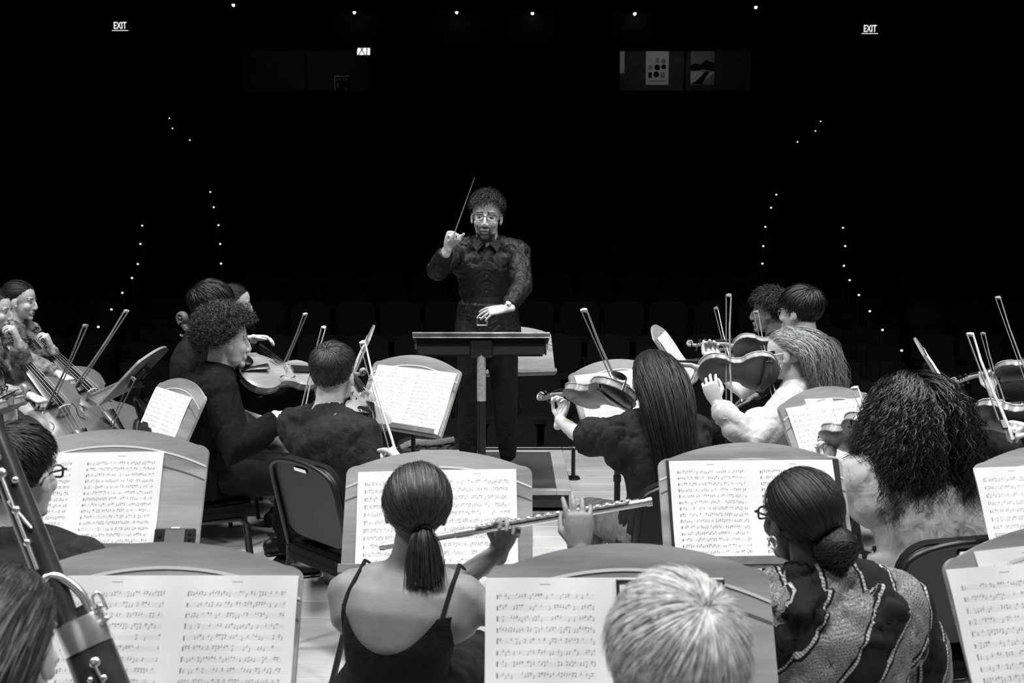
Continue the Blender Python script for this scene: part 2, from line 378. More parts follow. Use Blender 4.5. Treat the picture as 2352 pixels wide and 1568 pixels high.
# ------------------------------------------------------------------ people
def head_axes(yaw, pitch=0, roll=0):
    """rows: forward, left, up of the head; pitch > 0 looks down, roll > 0 tips to the left shoulder"""
    f = yawdir(yaw); l = -yawright(yaw); u = V3(0, 0, 1); p = R(pitch)
    f, u = f * math.cos(p) - u * math.sin(p), u * math.cos(p) + f * math.sin(p)
    r = R(roll); l, u = l * math.cos(r) - u * math.sin(r), u * math.cos(r) + l * math.sin(r)
    return np.array([f, l, u])
CRC, CRR = V3(-.012, 0, .033), V3(.099, .077, .089)
def head_pieces(mb, hc, A, k, fem):
    def e(c, r, n=14, ax=None): mb.ell(hc + (np.array(c) * k) @ A, np.array(r) * k, A if ax is None else ax, n)
    e(CRC, CRR, 24)
    e((.028, 0, -.028), (.064, .060 if fem else .063, .082), 20)
    e((.030, 0, -.075), (.052, .046 if fem else .053, .040), 16)
    e((.076, 0, -.100), (.019, .020 if fem else .026, .017), 12)
    for s in (-1, 1):
        e((.058, s * .036, -.028), (.030, .024, .028), 12)
        e((.070, s * .030, .003), (.0135, .0135, .0135), 12)
        e((.073, s * .028, .022), (.016, .028, .010 if fem else .012), 12)
        e((-.004, s * .077, -.008), (.020, .008, .032), 12)
        e((.010, s * .075, -.030), (.010, .008, .012), 10)
        e((.096, s * .010, -.036), (.010, .008, .0075), 10)
    mb.tube([hc + (np.array(q) * k) @ A for q in ((.078, 0, .020), (.098, 0, -.004), (.108, 0, -.029), (.104, 0, -.038))], [.008 * k, .0085 * k, .0095 * k, .0085 * k], 10, round_caps=True)
    e((.0905, 0, -.061), (.010, .022, .0055), 12); e((.089, 0, -.072), (.010, .018, .0065), 12)
    e((.085, 0, -.067), (.014, .030, .018), 12)

HANDPOSE = {'relax': (18, 28, 18), 'flat': (6, 8, 6), 'grip': (62, 72, 40), 'fist': (75, 85, 50), 'arch': (35, 50, 35), 'spread': (10, 14, 10)}
def hand_pieces(mb, w, d, n, side, pose='relax', k=1.0, spread=2.0):
    """w wrist, d towards the knuckles, n the way the palm faces"""
    d = unit(d); n = unit(np.asarray(n, float) - d * np.dot(n, d)); t = np.cross(d, n) if side == 'R' else np.cross(n, d)
    c = HANDPOSE[pose] if isinstance(pose, str) else pose
    mb.tube([w - d * .03 * k, w, w + d * .03 * k, w + d * .065 * k, w + d * .088 * k], [(.025 * k, .019 * k), (.026 * k, .019 * k), (.036 * k, .019 * k), (.041 * k, .016 * k), (.039 * k, .012 * k)], 14, up=n, round_caps=True)
    for i, (off, ln) in enumerate(((.030, .072), (.010, .080), (-.010, .074), (-.029, .058))):
        b = w + d * (.084 - .006 * abs(i - 1.2)) * k + t * off * k; fd = unit(d + t * math.tan(R(spread * (1.2 - i)))); p = [b - fd * .02 * k, b]; ang = 0
        ax = np.cross(fd, n)
        for seg, (fr, a) in enumerate(zip((.45, .31, .24), c)):
            ang += R(a + (4 * i if seg == 0 else 0)); v = fd * math.cos(ang) + n * math.sin(ang); p.append(p[-1] + v * ln * fr * k)
        r = .0082 * k * (.9 if i == 3 else 1); mb.tube(p, [r * 1.08, r * 1.08, r, r * .94, r * .8], 8, round_caps=True)
    b = w + d * .022 * k + t * .022 * k; b2 = b + (t * .62 + d * .72 + n * .35) * .040 * k
    g = .5 if pose in ('grip', 'fist', 'arch') or not isinstance(pose, str) else .15
    b3 = b2 + unit(t * (.45 - g) + d * .8 + n * g) * .034 * k; b4 = b3 + unit(t * (.25 - g) + d * .8 + n * g * 1.3) * .026 * k
    mb.tube([b - d * .01, b, b2, b3, b4], [.014 * k, .0135 * k, .0105 * k, .0092 * k, .0075 * k], 8, round_caps=True)

def ik(S, W, l1, l2, pole):
    v = W - S; d = np.linalg.norm(v); mx = (l1 + l2) * .985
    if d > mx: W = S + v / d * mx; d = mx; 
    if d < abs(l1 - l2) + .05: W = S + v / d * (abs(l1 - l2) + .05); d = abs(l1 - l2) + .05
    u = unit(W - S); a = (l1 * l1 - l2 * l2 + d * d) / (2 * d); h = math.sqrt(max(0, l1 * l1 - a * a))
    p = unit(pole - u * np.dot(pole, u)); return S + u * a + p * h, W

def strands(paths, width, centre, roll=.6):
    """(n, m, 3) paths -> ribbon mesh arrays, ribbons lying along the surface around the centre"""
    n, m, _ = paths.shape
    T = np.gradient(paths, axis=1); out = paths - centre; W = np.cross(T, out)
    W /= np.linalg.norm(W, axis=2, keepdims=True) + 1e-9; Tn = T / (np.linalg.norm(T, axis=2, keepdims=True) + 1e-9)
    a = (RNG.random((n, 1, 1)) - .5) * 2 * roll; B = np.cross(Tn, W); W = W * np.cos(a) + B * np.sin(a)
    taper = np.interp(np.linspace(0, 1, m), [0, .15, .7, 1], [.7, 1, .9, .25])[None, :, None]
    wd = width * (.6 + .8 * RNG.random((n, 1, 1))) * taper / 2
    Vv = np.stack([paths - W * wd, paths + W * wd], axis=2).reshape(-1, 3)
    i = np.arange(n)[:, None] * m * 2 + np.arange(m - 1)[None, :] * 2; i = i.ravel()
    return Vv, np.stack([i, i + 1, i + 3, i + 2], axis=1)
def on_head(u, lift=0.0):                    # local direction -> local point on the scalp ellipsoid
    return CRC + u * (CRR * 1.0 + lift)
def hairline(u, low=-.75, front=.60):
    az = np.arctan2(np.abs(u[:, 1]), u[:, 0])
    return u[:, 2] > np.interp(az, [0, .6, 1.05, 1.4, 1.9, 3.15], [front, front, .35, -.12, -.55, low])
def roots(n, low=-.75, front=.6):
    u = RNG.normal(size=(n * 3, 3)); u /= np.linalg.norm(u, axis=1, keepdims=True); u = u[hairline(u, low, front)][:n]; return u
def fall(p0, d0, L, m, stiff, colliders, wob=.0, sweep=None):
    """hair falling under its weight around the head and shoulders (local frame of the world, z up)"""
    n = len(p0); p = p0.copy(); d = d0.copy(); out = [p.copy()]; ds = (L / (m - 1))[:, None]; g = V3(0, 0, -1)
    for i in range(m - 1):
        gg = g if sweep is None or i > m * .35 else g + sweep
        d = d * stiff + gg * (1 - stiff) + RNG.normal(size=(n, 3)) * wob; d /= np.linalg.norm(d, axis=1, keepdims=True)
        p = p + d * ds
        for (c, A, r, back) in colliders:
            q = (p - c) @ A.T / r; s = np.linalg.norm(q, axis=1); k = s < 1
            if k.any():
                if back is None: qq = q[k] / s[k][:, None]
                else:
                    qq = q[k].copy(); sg = np.sign(A[1] @ back); qq[:, 1] = sg * np.sqrt(np.clip(1 - qq[:, 0] ** 2 - qq[:, 2] ** 2, 0, None))
                p[k] = c + (qq * r) @ A
        out.append(p.copy())
    return np.stack(out, axis=1)
def wave(paths, amp, turns, start=.2, rnd=1.0):
    n, m, _ = paths.shape; t = np.linspace(0, 1, m)[None, :]; ph = RNG.random((n, 1)) * 2 * math.pi * rnd; tr = turns * (.7 + .6 * RNG.random((n, 1)))
    T = np.gradient(paths, axis=1); T /= np.linalg.norm(T, axis=2, keepdims=True) + 1e-9
    a = np.cross(T, np.array([.3, .8, .5])); a /= np.linalg.norm(a, axis=2, keepdims=True) + 1e-9; b = np.cross(T, a)
    e = amp * np.clip((t - start * .3) / .25, 0, 1) * (.6 + .8 * RNG.random((n, 1)))
    return paths + a * (np.cos(2 * math.pi * tr * t + ph) * e)[..., None] + b * (np.sin(2 * math.pi * tr * t + ph) * e)[..., None]

def make_hair(h, hc, A, k, neck, shl, shr, fwd):
    st = h['style']; n = h.get('n', 2500); lift = h.get('lift', .012); wd = h.get('w', .0022)
    G = lambda loc: hc + (loc * k) @ A
    cen = G(CRC[None, :])[0]; out = []
    u = roots(n, h.get('low', -.75), h.get('front', .6)); n = len(u)
    if st in ('short', 'crop'):
        W = unit(np.array(h.get('whorl', (-.55, .12, .8)))); L = h.get('len', .045) * (.6 + .7 * RNG.random(n))
        top = np.clip((u[:, 2] + .1) / .8, .25, 1); L = L * (top ** h.get('fade', 1.0))
        t = u - W; t = t - u * (t * u).sum(1, keepdims=True); t /= np.linalg.norm(t, axis=1, keepdims=True) + 1e-6
        thick = RNG.random(n) * h.get('thick', .010) * top
        sw = np.array(h.get('sweep', (0, 0, 0))); t = t + sw; t = t - u * (t * u).sum(1, keepdims=True) * .8
        t += RNG.normal(size=t.shape) * h.get('mess', .18); t /= np.linalg.norm(t, axis=1, keepdims=True)
        up = h.get('up', .45); m = 7; pts = []
        for i in range(m):
            s = i / (m - 1); d = u + t * (s * L / .088)[:, None]; d /= np.linalg.norm(d, axis=1, keepdims=True)
            q = CRC + d * (CRR + .003 + (up * L * (s - .45 * s * s))[:, None] + thick[:, None]); pts.append(G(q))
        pa = np.stack(pts, 1)
        if h.get('curl'): pa = wave(pa, h['curl'], 1.3, 0)
        out.append(strands(pa, wd, cen))
    elif st == 'afro':
        L = h.get('len', .07) * (.5 + .5 * RNG.random(n) ** .5); d = u + RNG.normal(size=u.shape) * .30 + np.array([0, 0, .05]); d /= np.linalg.norm(d, axis=1, keepdims=True)
        m = 13; pts = [G(on_head(u) + d * (L * i / (m - 1))[:, None]) for i in range(m)]
        out.append(strands(wave(np.stack(pts, 1), h.get('curl', .008), 4.2, 0), wd, cen, 1.5))
    elif st in ('long', 'longcurly'):
        nd = A  # world axes of the head
        cols = [(cen, A, (CRR + .006) * k, None), (neck + V3(0, 0, -.03), np.array([V3(fwd[1], -fwd[0], 0), fwd, V3(0, 0, 1)]), V3(.075, .075, .10), -fwd)]
        for s in (shl, shr):
            ax = np.array([unit(s - neck), unit(np.cross(V3(0, 0, 1), unit(s - neck))), V3(0, 0, 1)])
            cols.append(((s + neck) / 2 + V3(0, 0, -.01), ax, V3(.16, .085, .075), -fwd))
        mid = (shl + shr) / 2; lat = unit(shl - shr)
        cols.append((mid + V3(0, 0, -.20), np.array([lat, fwd, V3(0, 0, 1)]), V3(.205, .140, .25), -fwd))
        p0 = G(on_head(u, .002)); side = np.sign(u[:, 1:2] + 1e-3)
        d0l = np.concatenate([np.full((n, 1), -.75) + .2 * RNG.random((n, 1)), side * h.get('spread', .06) * (1 - np.clip(-u[:, :1], 0, 1) * .7), np.full((n, 1), .1)], 1)
        d0l += u * h.get('out', .14)
        d0 = d0l @ A; d0 /= np.linalg.norm(d0, axis=1, keepdims=True)
        L = h.get('len', .5) * (.82 + .26 * RNG.random(n)) - (1 - np.clip(u[:, 2], -1, 1)) * .06
        lo = (np.arctan2(np.abs(u[:, 1]), u[:, 0]) < 1.2)
        pa = fall(p0, d0, L, h.get('m', 22), .80, cols, h.get('wob', .03), -A[0] * h.get('sweep', .5))
        pin = h.get('pinch', .35) * np.clip((np.arange(pa.shape[1]) / pa.shape[1] - .25) / .6, 0, 1)[None, :]; la_ = (pa - cen) @ lat; pa = pa - (la_ * pin * (np.abs(la_) > .03))[..., None] * lat
        off = RNG.random((n, 1, 1)) * h.get('vol', .018) * np.linspace(.3, 1, pa.shape[1])[None, :, None]
        o_ = pa - cen; o_[..., 2] *= .15; o_ /= np.linalg.norm(o_, axis=2, keepdims=True) + 1e-6; pa = pa + o_ * off
        if st == 'longcurly': pa = wave(pa, h.get('curl', .013), h.get('turns', 6))
        elif h.get('curl'): pa = wave(pa, h['curl'], h.get('turns', 2.2), .5, .25)
        out.append(strands(pa, wd, cen, .5))
    elif st in ('pony', 'bun'):
        tie = unit(np.array(h.get('tie', (-.93, 0, -.22)))); m = 10; pts = []
        dot = np.clip((u * tie).sum(1), -1, 1); om = np.arccos(dot)[:, None] + 1e-6
        for i in range(m):
            s = i / (m - 1) * .97
            q = (np.sin((1 - s) * om) * u + np.sin(s * om) * tie) / np.sin(om)
            lf = (.004 + lift * (RNG.random((n, 1)) if i == 0 else rl) * math.sin(math.pi * min(1, s * 1.0) * .9 + .25)) if i else .004 + lift * .2
            if i == 0: rl = RNG.random((n, 1))
            pts.append(G(CRC + q * (CRR + lf)))
        out.append(strands(np.stack(pts, 1), wd, cen, .35))
        tp = G((CRC + tie * (CRR + .012))[None, :])[0]; back = tie @ A
        if st == 'pony':
            nt = h.get('tail_n', 900); a = RNG.random(nt) * 2 * math.pi; rr = .017 * np.sqrt(RNG.random(nt)); p0 = tp + np.outer(np.cos(a) * rr, A[1]) + np.outer(np.sin(a) * rr, A[2])
            d0 = back * 1.0 + np.outer(np.cos(a), A[1]) * .75 + np.outer(np.sin(a), A[2]) * .5 + RNG.normal(size=(nt, 3)) * .08 + np.array(h.get('tail_dir', (0, 0, 0)))
            d0 /= np.linalg.norm(d0, axis=1, keepdims=True)
            pa = fall(p0, d0, h.get('tail', .16) * (.6 + .6 * RNG.random(nt)), 12, .72, [(neck + V3(0, 0, -.12) + fwd * .02, np.eye(3), V3(.13, .10, .16), None)], .02); out.append(strands(pa, wd, tp, 1.0))
        else:
            br = h.get('bun_r', .05); nb = h.get('bun_n', 900); c = tp + back * br * .45; ax0 = back
            zz = RNG.normal(size=(nb, 3)) * .5 + ax0; zz /= np.linalg.norm(zz, axis=1, keepdims=True)
            x = np.cross(zz, V3(.2, .1, 1)); x /= np.linalg.norm(x, axis=1, keepdims=True); y = np.cross(zz, x); rad = br * (.75 + .35 * RNG.random((nb, 1))); of = (RNG.random((nb, 1)) - .5) * br * .9
            ph = RNG.random((nb, 1)) * 6.28; pp = []
            for i in range(12):
                t = ph + i / 11 * 3.0; rr = np.sqrt(np.clip(rad ** 2 - of ** 2, 1e-5, None)); pp.append(c + zz * of + (x * np.cos(t) + y * np.sin(t)) * rr)
            out.append(strands(np.stack(pp, 1), wd, c, .3))
    if h.get('beard'):
        nb = 2600; q = RNG.random((nb, 3)) * np.array([.16, .15, .13]) + np.array([-.02, -.075, -.135]); 
        c = V3(.029, 0, -.055); r = V3(.066, .064, .068); e = (q - c) / r; e /= np.linalg.norm(e, axis=1, keepdims=True); s_ = c + e * r
        jaw = (s_[:, 2] < -.098) & (s_[:, 0] > .035)
        mus = (np.abs(s_[:, 2] + .048) < .006) & (np.abs(s_[:, 1]) < .03) & (s_[:, 0] > .06)
        sid = (np.abs(np.abs(s_[:, 1]) - .032) < .006) & (s_[:, 2] < -.045) & (s_[:, 0] > .05)
        kx = jaw | sid; s_ = s_[kx]; e = e[kx]; kk = len(s_); dd = e * .5 + np.array([.1, 0, -.7]) + RNG.normal(size=(kk, 3)) * .3
        pts = [G(s_ + e * .002 + dd * .010 * i / 3) for i in range(4)]; out.append(strands(np.stack(pts, 1), .0016, cen, 1.5))
    Vs, Fs, o = [], [], 0
    for v, f in out: Vs.append(v); Fs.append(f + o); o += len(v)
    return np.concatenate(Vs), np.concatenate(Fs)

def glasses_mesh(G, k, rect=True, r=.0016):
    mb = MB()
    for s in (-1, 1):
        pts = []
        for i in range(17):
            a = 2 * math.pi * i / 16; cx, cz = math.cos(a), math.sin(a)
            if rect: cx = math.copysign(abs(cx) ** .45, cx); cz = math.copysign(abs(cz) ** .45, cz)
            pts.append(G((.094 - .006 * abs(cx * .5 + .5 * s * 0), s * (.033 + .0) + cx * .0245, .002 + cz * (.0155 if rect else .021))))
        mb.tube(pts, r * k, 6)
        mb.tube([G(q) for q in ((.092, s * .057, .009), (.085, s * .072, .010), (.02, s * .080, .010), (-.012, s * .082, .0), (-.022, s * .081, -.018))], r * k, 6)
    mb.tube([G(q) for q in ((.095, -.010, .006), (.100, 0, .009), (.095, .010, .006))], r * k, 6)
    return mb

def fold(V, N, amp, sx, seed=0.0):
    """cloth folds pushed in and out along the surface"""
    d = np.empty(len(V))
    for i, p in enumerate(V):
        a = mnoise.noise((p[0] * sx + seed, p[1] * sx, p[2] * sx * .75)); b = mnoise.noise((p[0] * sx * 2.3, p[1] * sx * 2.3 + seed, p[2] * sx * 1.7))
        c = mnoise.noise((p[0] * 3.1 + seed, p[1] * 3.1, p[2] * 3.1)); d[i] = -math.exp(-(a / .10) ** 2) * (.9 + c) - math.exp(-(b / .09) ** 2) * .40 * (1 + c) + .45 + c * .35
    return V + N * (d * amp)[:, None]

def person(label, head, yaw, hyaw=None, hp=0, hr=0, fem=False, k=1.0, seat=.46, stand=None, lean=.10, side=0.0, hipfix=None,
           wl=None, wr=None, pl=None, pr=None, hl=None, hr_=None, skin='skin_light', top=('black_cloth', 'long'), bottom='dark_jeans', shoes='shoe_black',
           hair=None, hairmat='hair_dark', glasses=None, knees=None, feet=None, amp=.006, shoulder=None, build=1.0, name='person', extra=None, chair=None, nape=None, bare=False, socks=None, shift=(0, 0), arm=None, shrug=0.0, fsx=13.0, backless=False, cyaw=None, coff=0.0, hs=1.0, cat_=None):
    hc = np.asarray(head, float); f = yawdir(yaw); l = -yawright(yaw); z = V3(0, 0, 1)
    A = head_axes(yaw if hyaw is None else hyaw, hp, hr)
    hk = k * (.93 if fem else 1.0) * hs
    sw = shoulder or (.155 if fem else .180) * k
    neck = hc - z * .155 * k - f * .035 * k - A[0] * .012 + l * shift[0] + f * shift[1]
    if stand is None: hipz = seat + .105
    else: hipz = stand + .93 * k
    hip = np.array([neck[0], neck[1], 0]) - f * lean + l * side; hip[2] = hipz
    if hipfix is not None: hip[:2] = hipfix[:2]
    spine = neck - hip
    shl = neck + l * sw - z * (.055 - shrug) * k; shr = neck - l * sw - z * (.055 - shrug) * k
    l1, l2 = .285 * k * (.94 if fem else 1), .245 * k * (.94 if fem else 1)
    if arm: l1 *= arm; l2 *= arm
    def rest(s):
        return hip + f * .33 * k + l * s * .10 + z * .10
    wl = rest(1) if wl is None else np.asarray(wl, float); wr = rest(-1) if wr is None else np.asarray(wr, float)
    el, wl = ik(shl, wl, l1, l2, np.asarray(pl if pl is not None else l * .6 - z - f * .2)); er, wr = ik(shr, wr, l1, l2, np.asarray(pr if pr is not None else -l * .6 - z - f * .2))
    hl = hl or dict(d=f - z * .3, n=-z, pose='relax'); hr_ = hr_ or dict(d=f - z * .3, n=-z, pose='relax')
    # legs
    legs = []
    for s, i in ((1, 0), (-1, 1)):
        hj = hip + l * s * .085 * k
        if stand is None:
            kn = (hip * V3(1, 1, 0) + f * (.43 * k) + l * s * .13 + z * (seat + .07)) if knees is None else np.asarray(knees[i], float)
            an = (kn * V3(1, 1, 0) + f * .02 + z * .09) if feet is None else np.asarray(feet[i], float)
        else:
            kn = hj + z * -.44 * k + l * s * .02 + f * .02; an = np.array([hj[0], hj[1], stand + .09]) + l * s * .04
        legs.append((hj, kn, an))
    base = np.array([hip[0], hip[1], 0.0 if stand is None else stand])
    bw = build * (.93 if fem else 1.0)
    def torso(mb, g, sho=True):
        st_ = ((-.16, .135, .095), (-.02, .165, .115), (.15, .158 if not fem else .15, .108), (.32, .142 if not fem else .125, .10), (.55, .158 if not fem else .14, .112), (.75, .172 if not fem else .155, .115), (.88, .155, .095), (.97, .095, .070), (1.04, .06, .058))
        pts = []; rd = []
        for t, a, b in (st_ if g == 0 else st_[:-2] + ((.955, .088, .066),)):
            bow = f * (-.028 * math.sin(math.pi * min(max(t, 0), 1)))
            pts.append(hip + spine * t + bow); rd.append(((a * bw * k + g), (b * bw * k + g)))
        mb.tube(pts, rd, 22, up=f, round_caps=True)
        for s_, sh in (((1, shl), (-1, shr)) if sho else ()):
            mb.tube([neck - z * .01 - f * .0, neck * .5 + sh * .5 + z * .005, sh], [.052 * k + g * .7, .052 * k + g, .055 * k + g], 14, round_caps=True)
            mb.tube([sh, sh * .6 + (hip + spine * .6 + l * s_ * .08) * .4], [.062 * k + g, .08 * k + g], 14, round_caps=True)
    def leg(mb, g, upto=1.0):
        for hj, kn, an in legs:
            mb.tube([hj, hj * .6 + kn * .4, kn, kn * .65 + an * .35, kn * .20 + an * .80], [.088 * k + g, .078 * k + g, .060 * k + g, .056 * k + g, .040 * k + g], 14, round_caps=True)
    def armp(mb, S, E, W, g, t0=0.0):
        rr = (.050, .044, .038, .040, .034, .026) if not fem else (.043, .038, .033, .035, .030, .023)
        pts = [S, S * .5 + E * .5, E, E * .7 + W * .3, E * .3 + W * .7, W]
        mb.tube(pts, [r * k + g for r in rr], 14, round_caps=True)
    Vs, Fs, Ms, off = [], [], [], 0
    def put(V, F, mi):
        nonlocal off
        Vs.append(V); Fs.append(F + off); Ms.append(mi); off += len(V)
    # trunk and legs
    mb = MB(); torso(mb, 0.0); leg(mb, 0.0)
    for hj, kn, an in legs:
        fd = unit((f if stand is None else f)); mb.tube([an - z * .03 - fd * .03, an - z * .055 + fd * .10], [(.035, .03), (.04, .022)], 12, up=z, round_caps=True)
    for S, E, W in ((shl, el, wl), (shr, er, wr)): armp(mb, S, E, W, 0.0)
    mb.tube([neck - z * .04, hc - A[2] * .05 - A[0] * .02], [.060 * hk, .052 * hk], 14, round_caps=True)
    V, F, N = fuse(mb, .009 if bare else .018, 5 if bare else 2, .7 if bare else .5); put(V, F, np.zeros(len(F), int))
    # head and neck
    mb = MB(); head_pieces(mb, hc, A, hk, fem)
    nr = (.047 if fem else .056) * hk * (1 if nape is None else nape)
    mb.tube([neck - z * .03, neck * .6 + (hc - A[2] * .05 * hk) * .4 - f * .004, hc - A[2] * .03 * hk - A[0] * .018 * hk], [nr * 1.18, nr, nr * .98], 16, round_caps=True)
    V, F, N = fuse(mb, .0042, 3, .42)
    q = ((V[F].mean(1) - hc) @ A.T) / hk; mi = np.zeros(len(F), int)
    u = (q - CRC) / CRR; un = np.linalg.norm(u, axis=1); ud = u / un[:, None]
    mi[hairline(ud) & (un > .96) & (un < 1.12) & (np.abs(q[:, 1]) < .080)] = 1
    for s in (-1, 1):
        e = np.linalg.norm(q - V3(.070, s * .030, .003), axis=1); ek = (e < .0155) & (q[:, 0] > .074) & (np.abs(q[:, 2] - .001) < .0045); mi[ek] = 4
        mi[ek & (np.linalg.norm(q[:, 1:] - V3(s * .030, .002), axis=1) < .0065)] = 5
        br = (np.abs(q[:, 2] - .027 + .12 * (np.abs(q[:, 1]) - .03) ** 2 * 30) < .0040) & (np.abs(s * q[:, 1] - .031) < .020) & (q[:, 0] > .055); mi[br] = 2
    mi[(np.abs(q[:, 2] + .066) < .010) & (np.abs(q[:, 1]) < .021) & (q[:, 0] > .087)] = 3
    mi[(np.abs(q[:, 2] + .0665) < .0022) & (np.abs(q[:, 1]) < .022) & (q[:, 0] > .084)] = 5
    if hair and hair.get('beard'):
        al = np.abs(q[:, 1])
        st_ = (q[:, 0] > .0) & (q[:, 2] > -.135) & (((q[:, 2] < -.082) & (q[:, 0] < .12)) | ((al > .021) & (al < .029) & (q[:, 2] < -.048) & (q[:, 0] > .05)) | ((np.abs(q[:, 2] + .0515) < .0042) & (al < .027) & (q[:, 0] > .07)))
        mi[st_ & (mi == 0)] = 2
    put(V, F, mi)
    # hands with forearms
    for side_, S, E, W, hs in (('L', shl, el, wl, hl), ('R', shr, er, wr, hr_)):
        mb = MB(); hand_pieces(mb, W, np.asarray(hs['d'], float), np.asarray(hs['n'], float), side_, hs.get('pose', 'relax'), k * (.93 if fem else 1.03), hs.get('spread', 2.5))
        r_ = (.023 if fem else .026) * k; mb.tube([E * .45 + W * .55, E * .2 + W * .8, W], [r_ * 1.35, r_ * 1.12, r_], 14, round_caps=True)
        V, F, N = fuse(mb, .0036, 2, .42); put(V, F, np.zeros(len(F), int))
    V = np.concatenate(Vs) - base; F = np.concatenate(Fs); M_ = np.concatenate(Ms)
    me = np_mesh('body', V, F, [skin, hairmat, 'beard_stubble', 'lips', 'eye_white', 'iris'], M_)
    body = link(name, me, None, base); tag(body, label, 'person')
    # clothes
    tm, sl = top[0], top[1]; g = top[2] if len(top) > 2 else .016
    mb = MB()
    if sl != 'camisole':
        torso(mb, g)
        for side_, S, E, W in (('L', shl, el, wl), ('R', shr, er, wr)):
            ga = g * 1.0
            if sl == 'long':
                mb.tube([S, S * .5 + E * .5, E, E * .6 + W * .4, E * .12 + W * .88], [.056 * k + ga, .050 * k + ga, .045 * k + ga * 1.1, .041 * k + ga * .9, .030 * k + ga * .7], 16, round_caps=False)
                if top[-1] == 'cuff': mb.tube([E * .10 + W * .90, W * .98 + E * .02], [.037, .034], 14)
            elif sl == 'short':
                mb.tube([S, S * .55 + E * .45, S * .22 + E * .78], [.056 * k + ga, .054 * k + ga, .056 * k + ga * 1.2], 16)
            elif sl == 'poncho':
                mb.tube([S + z * .01, S * .5 + E * .5 + l * (.03 if side_ == 'L' else -.03), E + l * (.05 if side_ == 'L' else -.05) - z * .02, E * .5 + W * .5 - z * .03], [.075, .095, .115, .085], 18)
        if sl == 'poncho':
            b = neck - f * .095 - z * .03
            mb.tube([neck + f * .03 + z * .035 + l * .02, neck + z * .02 + l * .085 - f * .03, neck + l * .095 - f * .09 - z * .02, b + l * .05 - z * .05, b - z * .13 - f * .02], [.035, .045, .05, .05, .02], 12, round_caps=True)
            mb.tube([neck + f * .03 + z * .035 - l * .02, neck + z * .02 - l * .085 - f * .03, neck - l * .095 - f * .09 - z * .02, b - l * .05 - z * .05, b - z * .13 - f * .02], [.035, .045, .05, .05, .02], 12, round_caps=True)
            mb.tube([b + z * .0 + l * .0, b - z * .08 - f * .01, b - z * .15 - f * .015], [(.10, .035), (.085, .04), (.03, .03)], 16, up=f, round_caps=True)
        if sl in ('long', 'short') and top[0] != 'none':
            # hem that hangs over the hips
            mb.tube([hip + spine * .3, hip + spine * .02, hip - z * .085], [(.150 * bw * k + g, .112 * bw * k + g), (.172 * bw * k + g, .128 * bw * k + g), (.182 * bw * k + g, .142 * bw * k + g)], 22, up=f)
        V, F, N = fuse(mb, .0095, 4, .6)
        V = fold(V, N, amp * 1.5, fsx, hc[0] * 7)
        uvv = None
        if sl == 'poncho':
            q = (V - neck); uvv = np.stack([q @ l + .35 * np.abs(q @ f) * 0, q[:, 2] + .0 * (q @ f)], 1)
            dd = q[:, 2] > -.20; hood = (q @ f < -.085) & dd
            a_ = R(35); uvv[hood] = uvv[hood] @ np.array([[math.cos(a_), -math.sin(a_)], [math.sin(a_), math.cos(a_)]])
        me = np_mesh('top', V - base, F, [tm], None, True, uvv); link(extra.get('topname', 'shirt') if extra else 'shirt', me, body)
    else:
        mb = MB(); torso(mb, .009, False); V, F, N = fuse(mb, .007, 4)
        q = V - hip; h_ = q @ unit(spine); la = q @ l; fr = q @ f
        key = h_ - np.where(fr < .02, top[2] + np.minimum(6.0 * la ** 2, .085), top[2] + .12)
        F = F[(key[F] < 0).any(1)]; V = V - np.clip(key, 0, None)[:, None] * unit(spine)
        used = np.unique(F); mp = np.full(len(V), -1); mp[used] = np.arange(len(used)); V = V[used]; F = mp[F]
        me = np_mesh('top', V - base, F, [tm]); link('camisole', me, body)
        from mathutils.bvhtree import BVHTree
        bv = BVHTree.FromPolygons([tuple(p_) for p_ in np.concatenate(Vs)], [tuple(int(i) for i in q_) for q_ in np.concatenate(Fs)])
        for path in top[3]:
            pts = []
            for a_, b_ in smooth_path([V3(a_, b_, 0) for a_, b_ in path], 18)[0:19] and [(q_[0], q_[1]) for q_ in smooth_path([V3(a_, b_, 0) for a_, b_ in path], 18)]:
                o_ = hip + unit(spine) * b_ + l * a_ - f * .5 + z * .0; hit = bv.ray_cast(Vector(o_), Vector(f))
                if hit[0] is not None: pts.append(np.array(hit[0]) - f * .003)
            pts += [pts[-1] + f * .05 + z * .012, pts[-1] + f * .11 - z * .02]
            m2 = MB(); m2.tube([p_ - base for p_ in pts], [(.0055, .003)] * len(pts), 8, up=-f); link('strap', m2.mesh('strap', tm), body)
    mb = MB(); mb.tube([hip + spine * .28, hip + spine * .1, hip - z * .08], [(.142 * bw * k + .008, .10 * bw * k + .008), (.165 * bw * k + .008, .118 * bw * k + .008), (.165 * bw * k, .12 * bw * k)], 20, up=f, round_caps=True); leg(mb, .013)
    V, F, N = fuse(mb, .014, 3, .6); V = fold(V, N, amp * .8, 14, 3.1); V[:, 2] = np.maximum(V[:, 2], base[2] + .02)
    link('trousers', np_mesh('trousers', V - base, F, [bottom]), body)
    for hj, kn, an in legs:
        fd = unit(f * .97 + l * np.sign(np.dot(hj - hip, l)) * .2); a0 = np.array([an[0], an[1], base[2]]); mb = MB()
        mb.tube([a0 + z * .045 - fd * .055, a0 + z * .05 - fd * .01, a0 + z * .045 + fd * .08, a0 + z * .035 + fd * .16], [(.036, .042), (.041, .046), (.046, .038), (.038, .026)], 14, up=z, round_caps=True)
        mb.tube([a0 + z * .06, a0 + z * .105], [.044, .046], 12)
        for i, p in enumerate(mb.v):
            mb.v[i] = (p[0], p[1], max(p[2], base[2] + .006))
        V, F, N = fuse(mb, .009, 3, .6); sh_ = link('shoe', np_mesh('shoe', V - base, F, [shoes]), body)
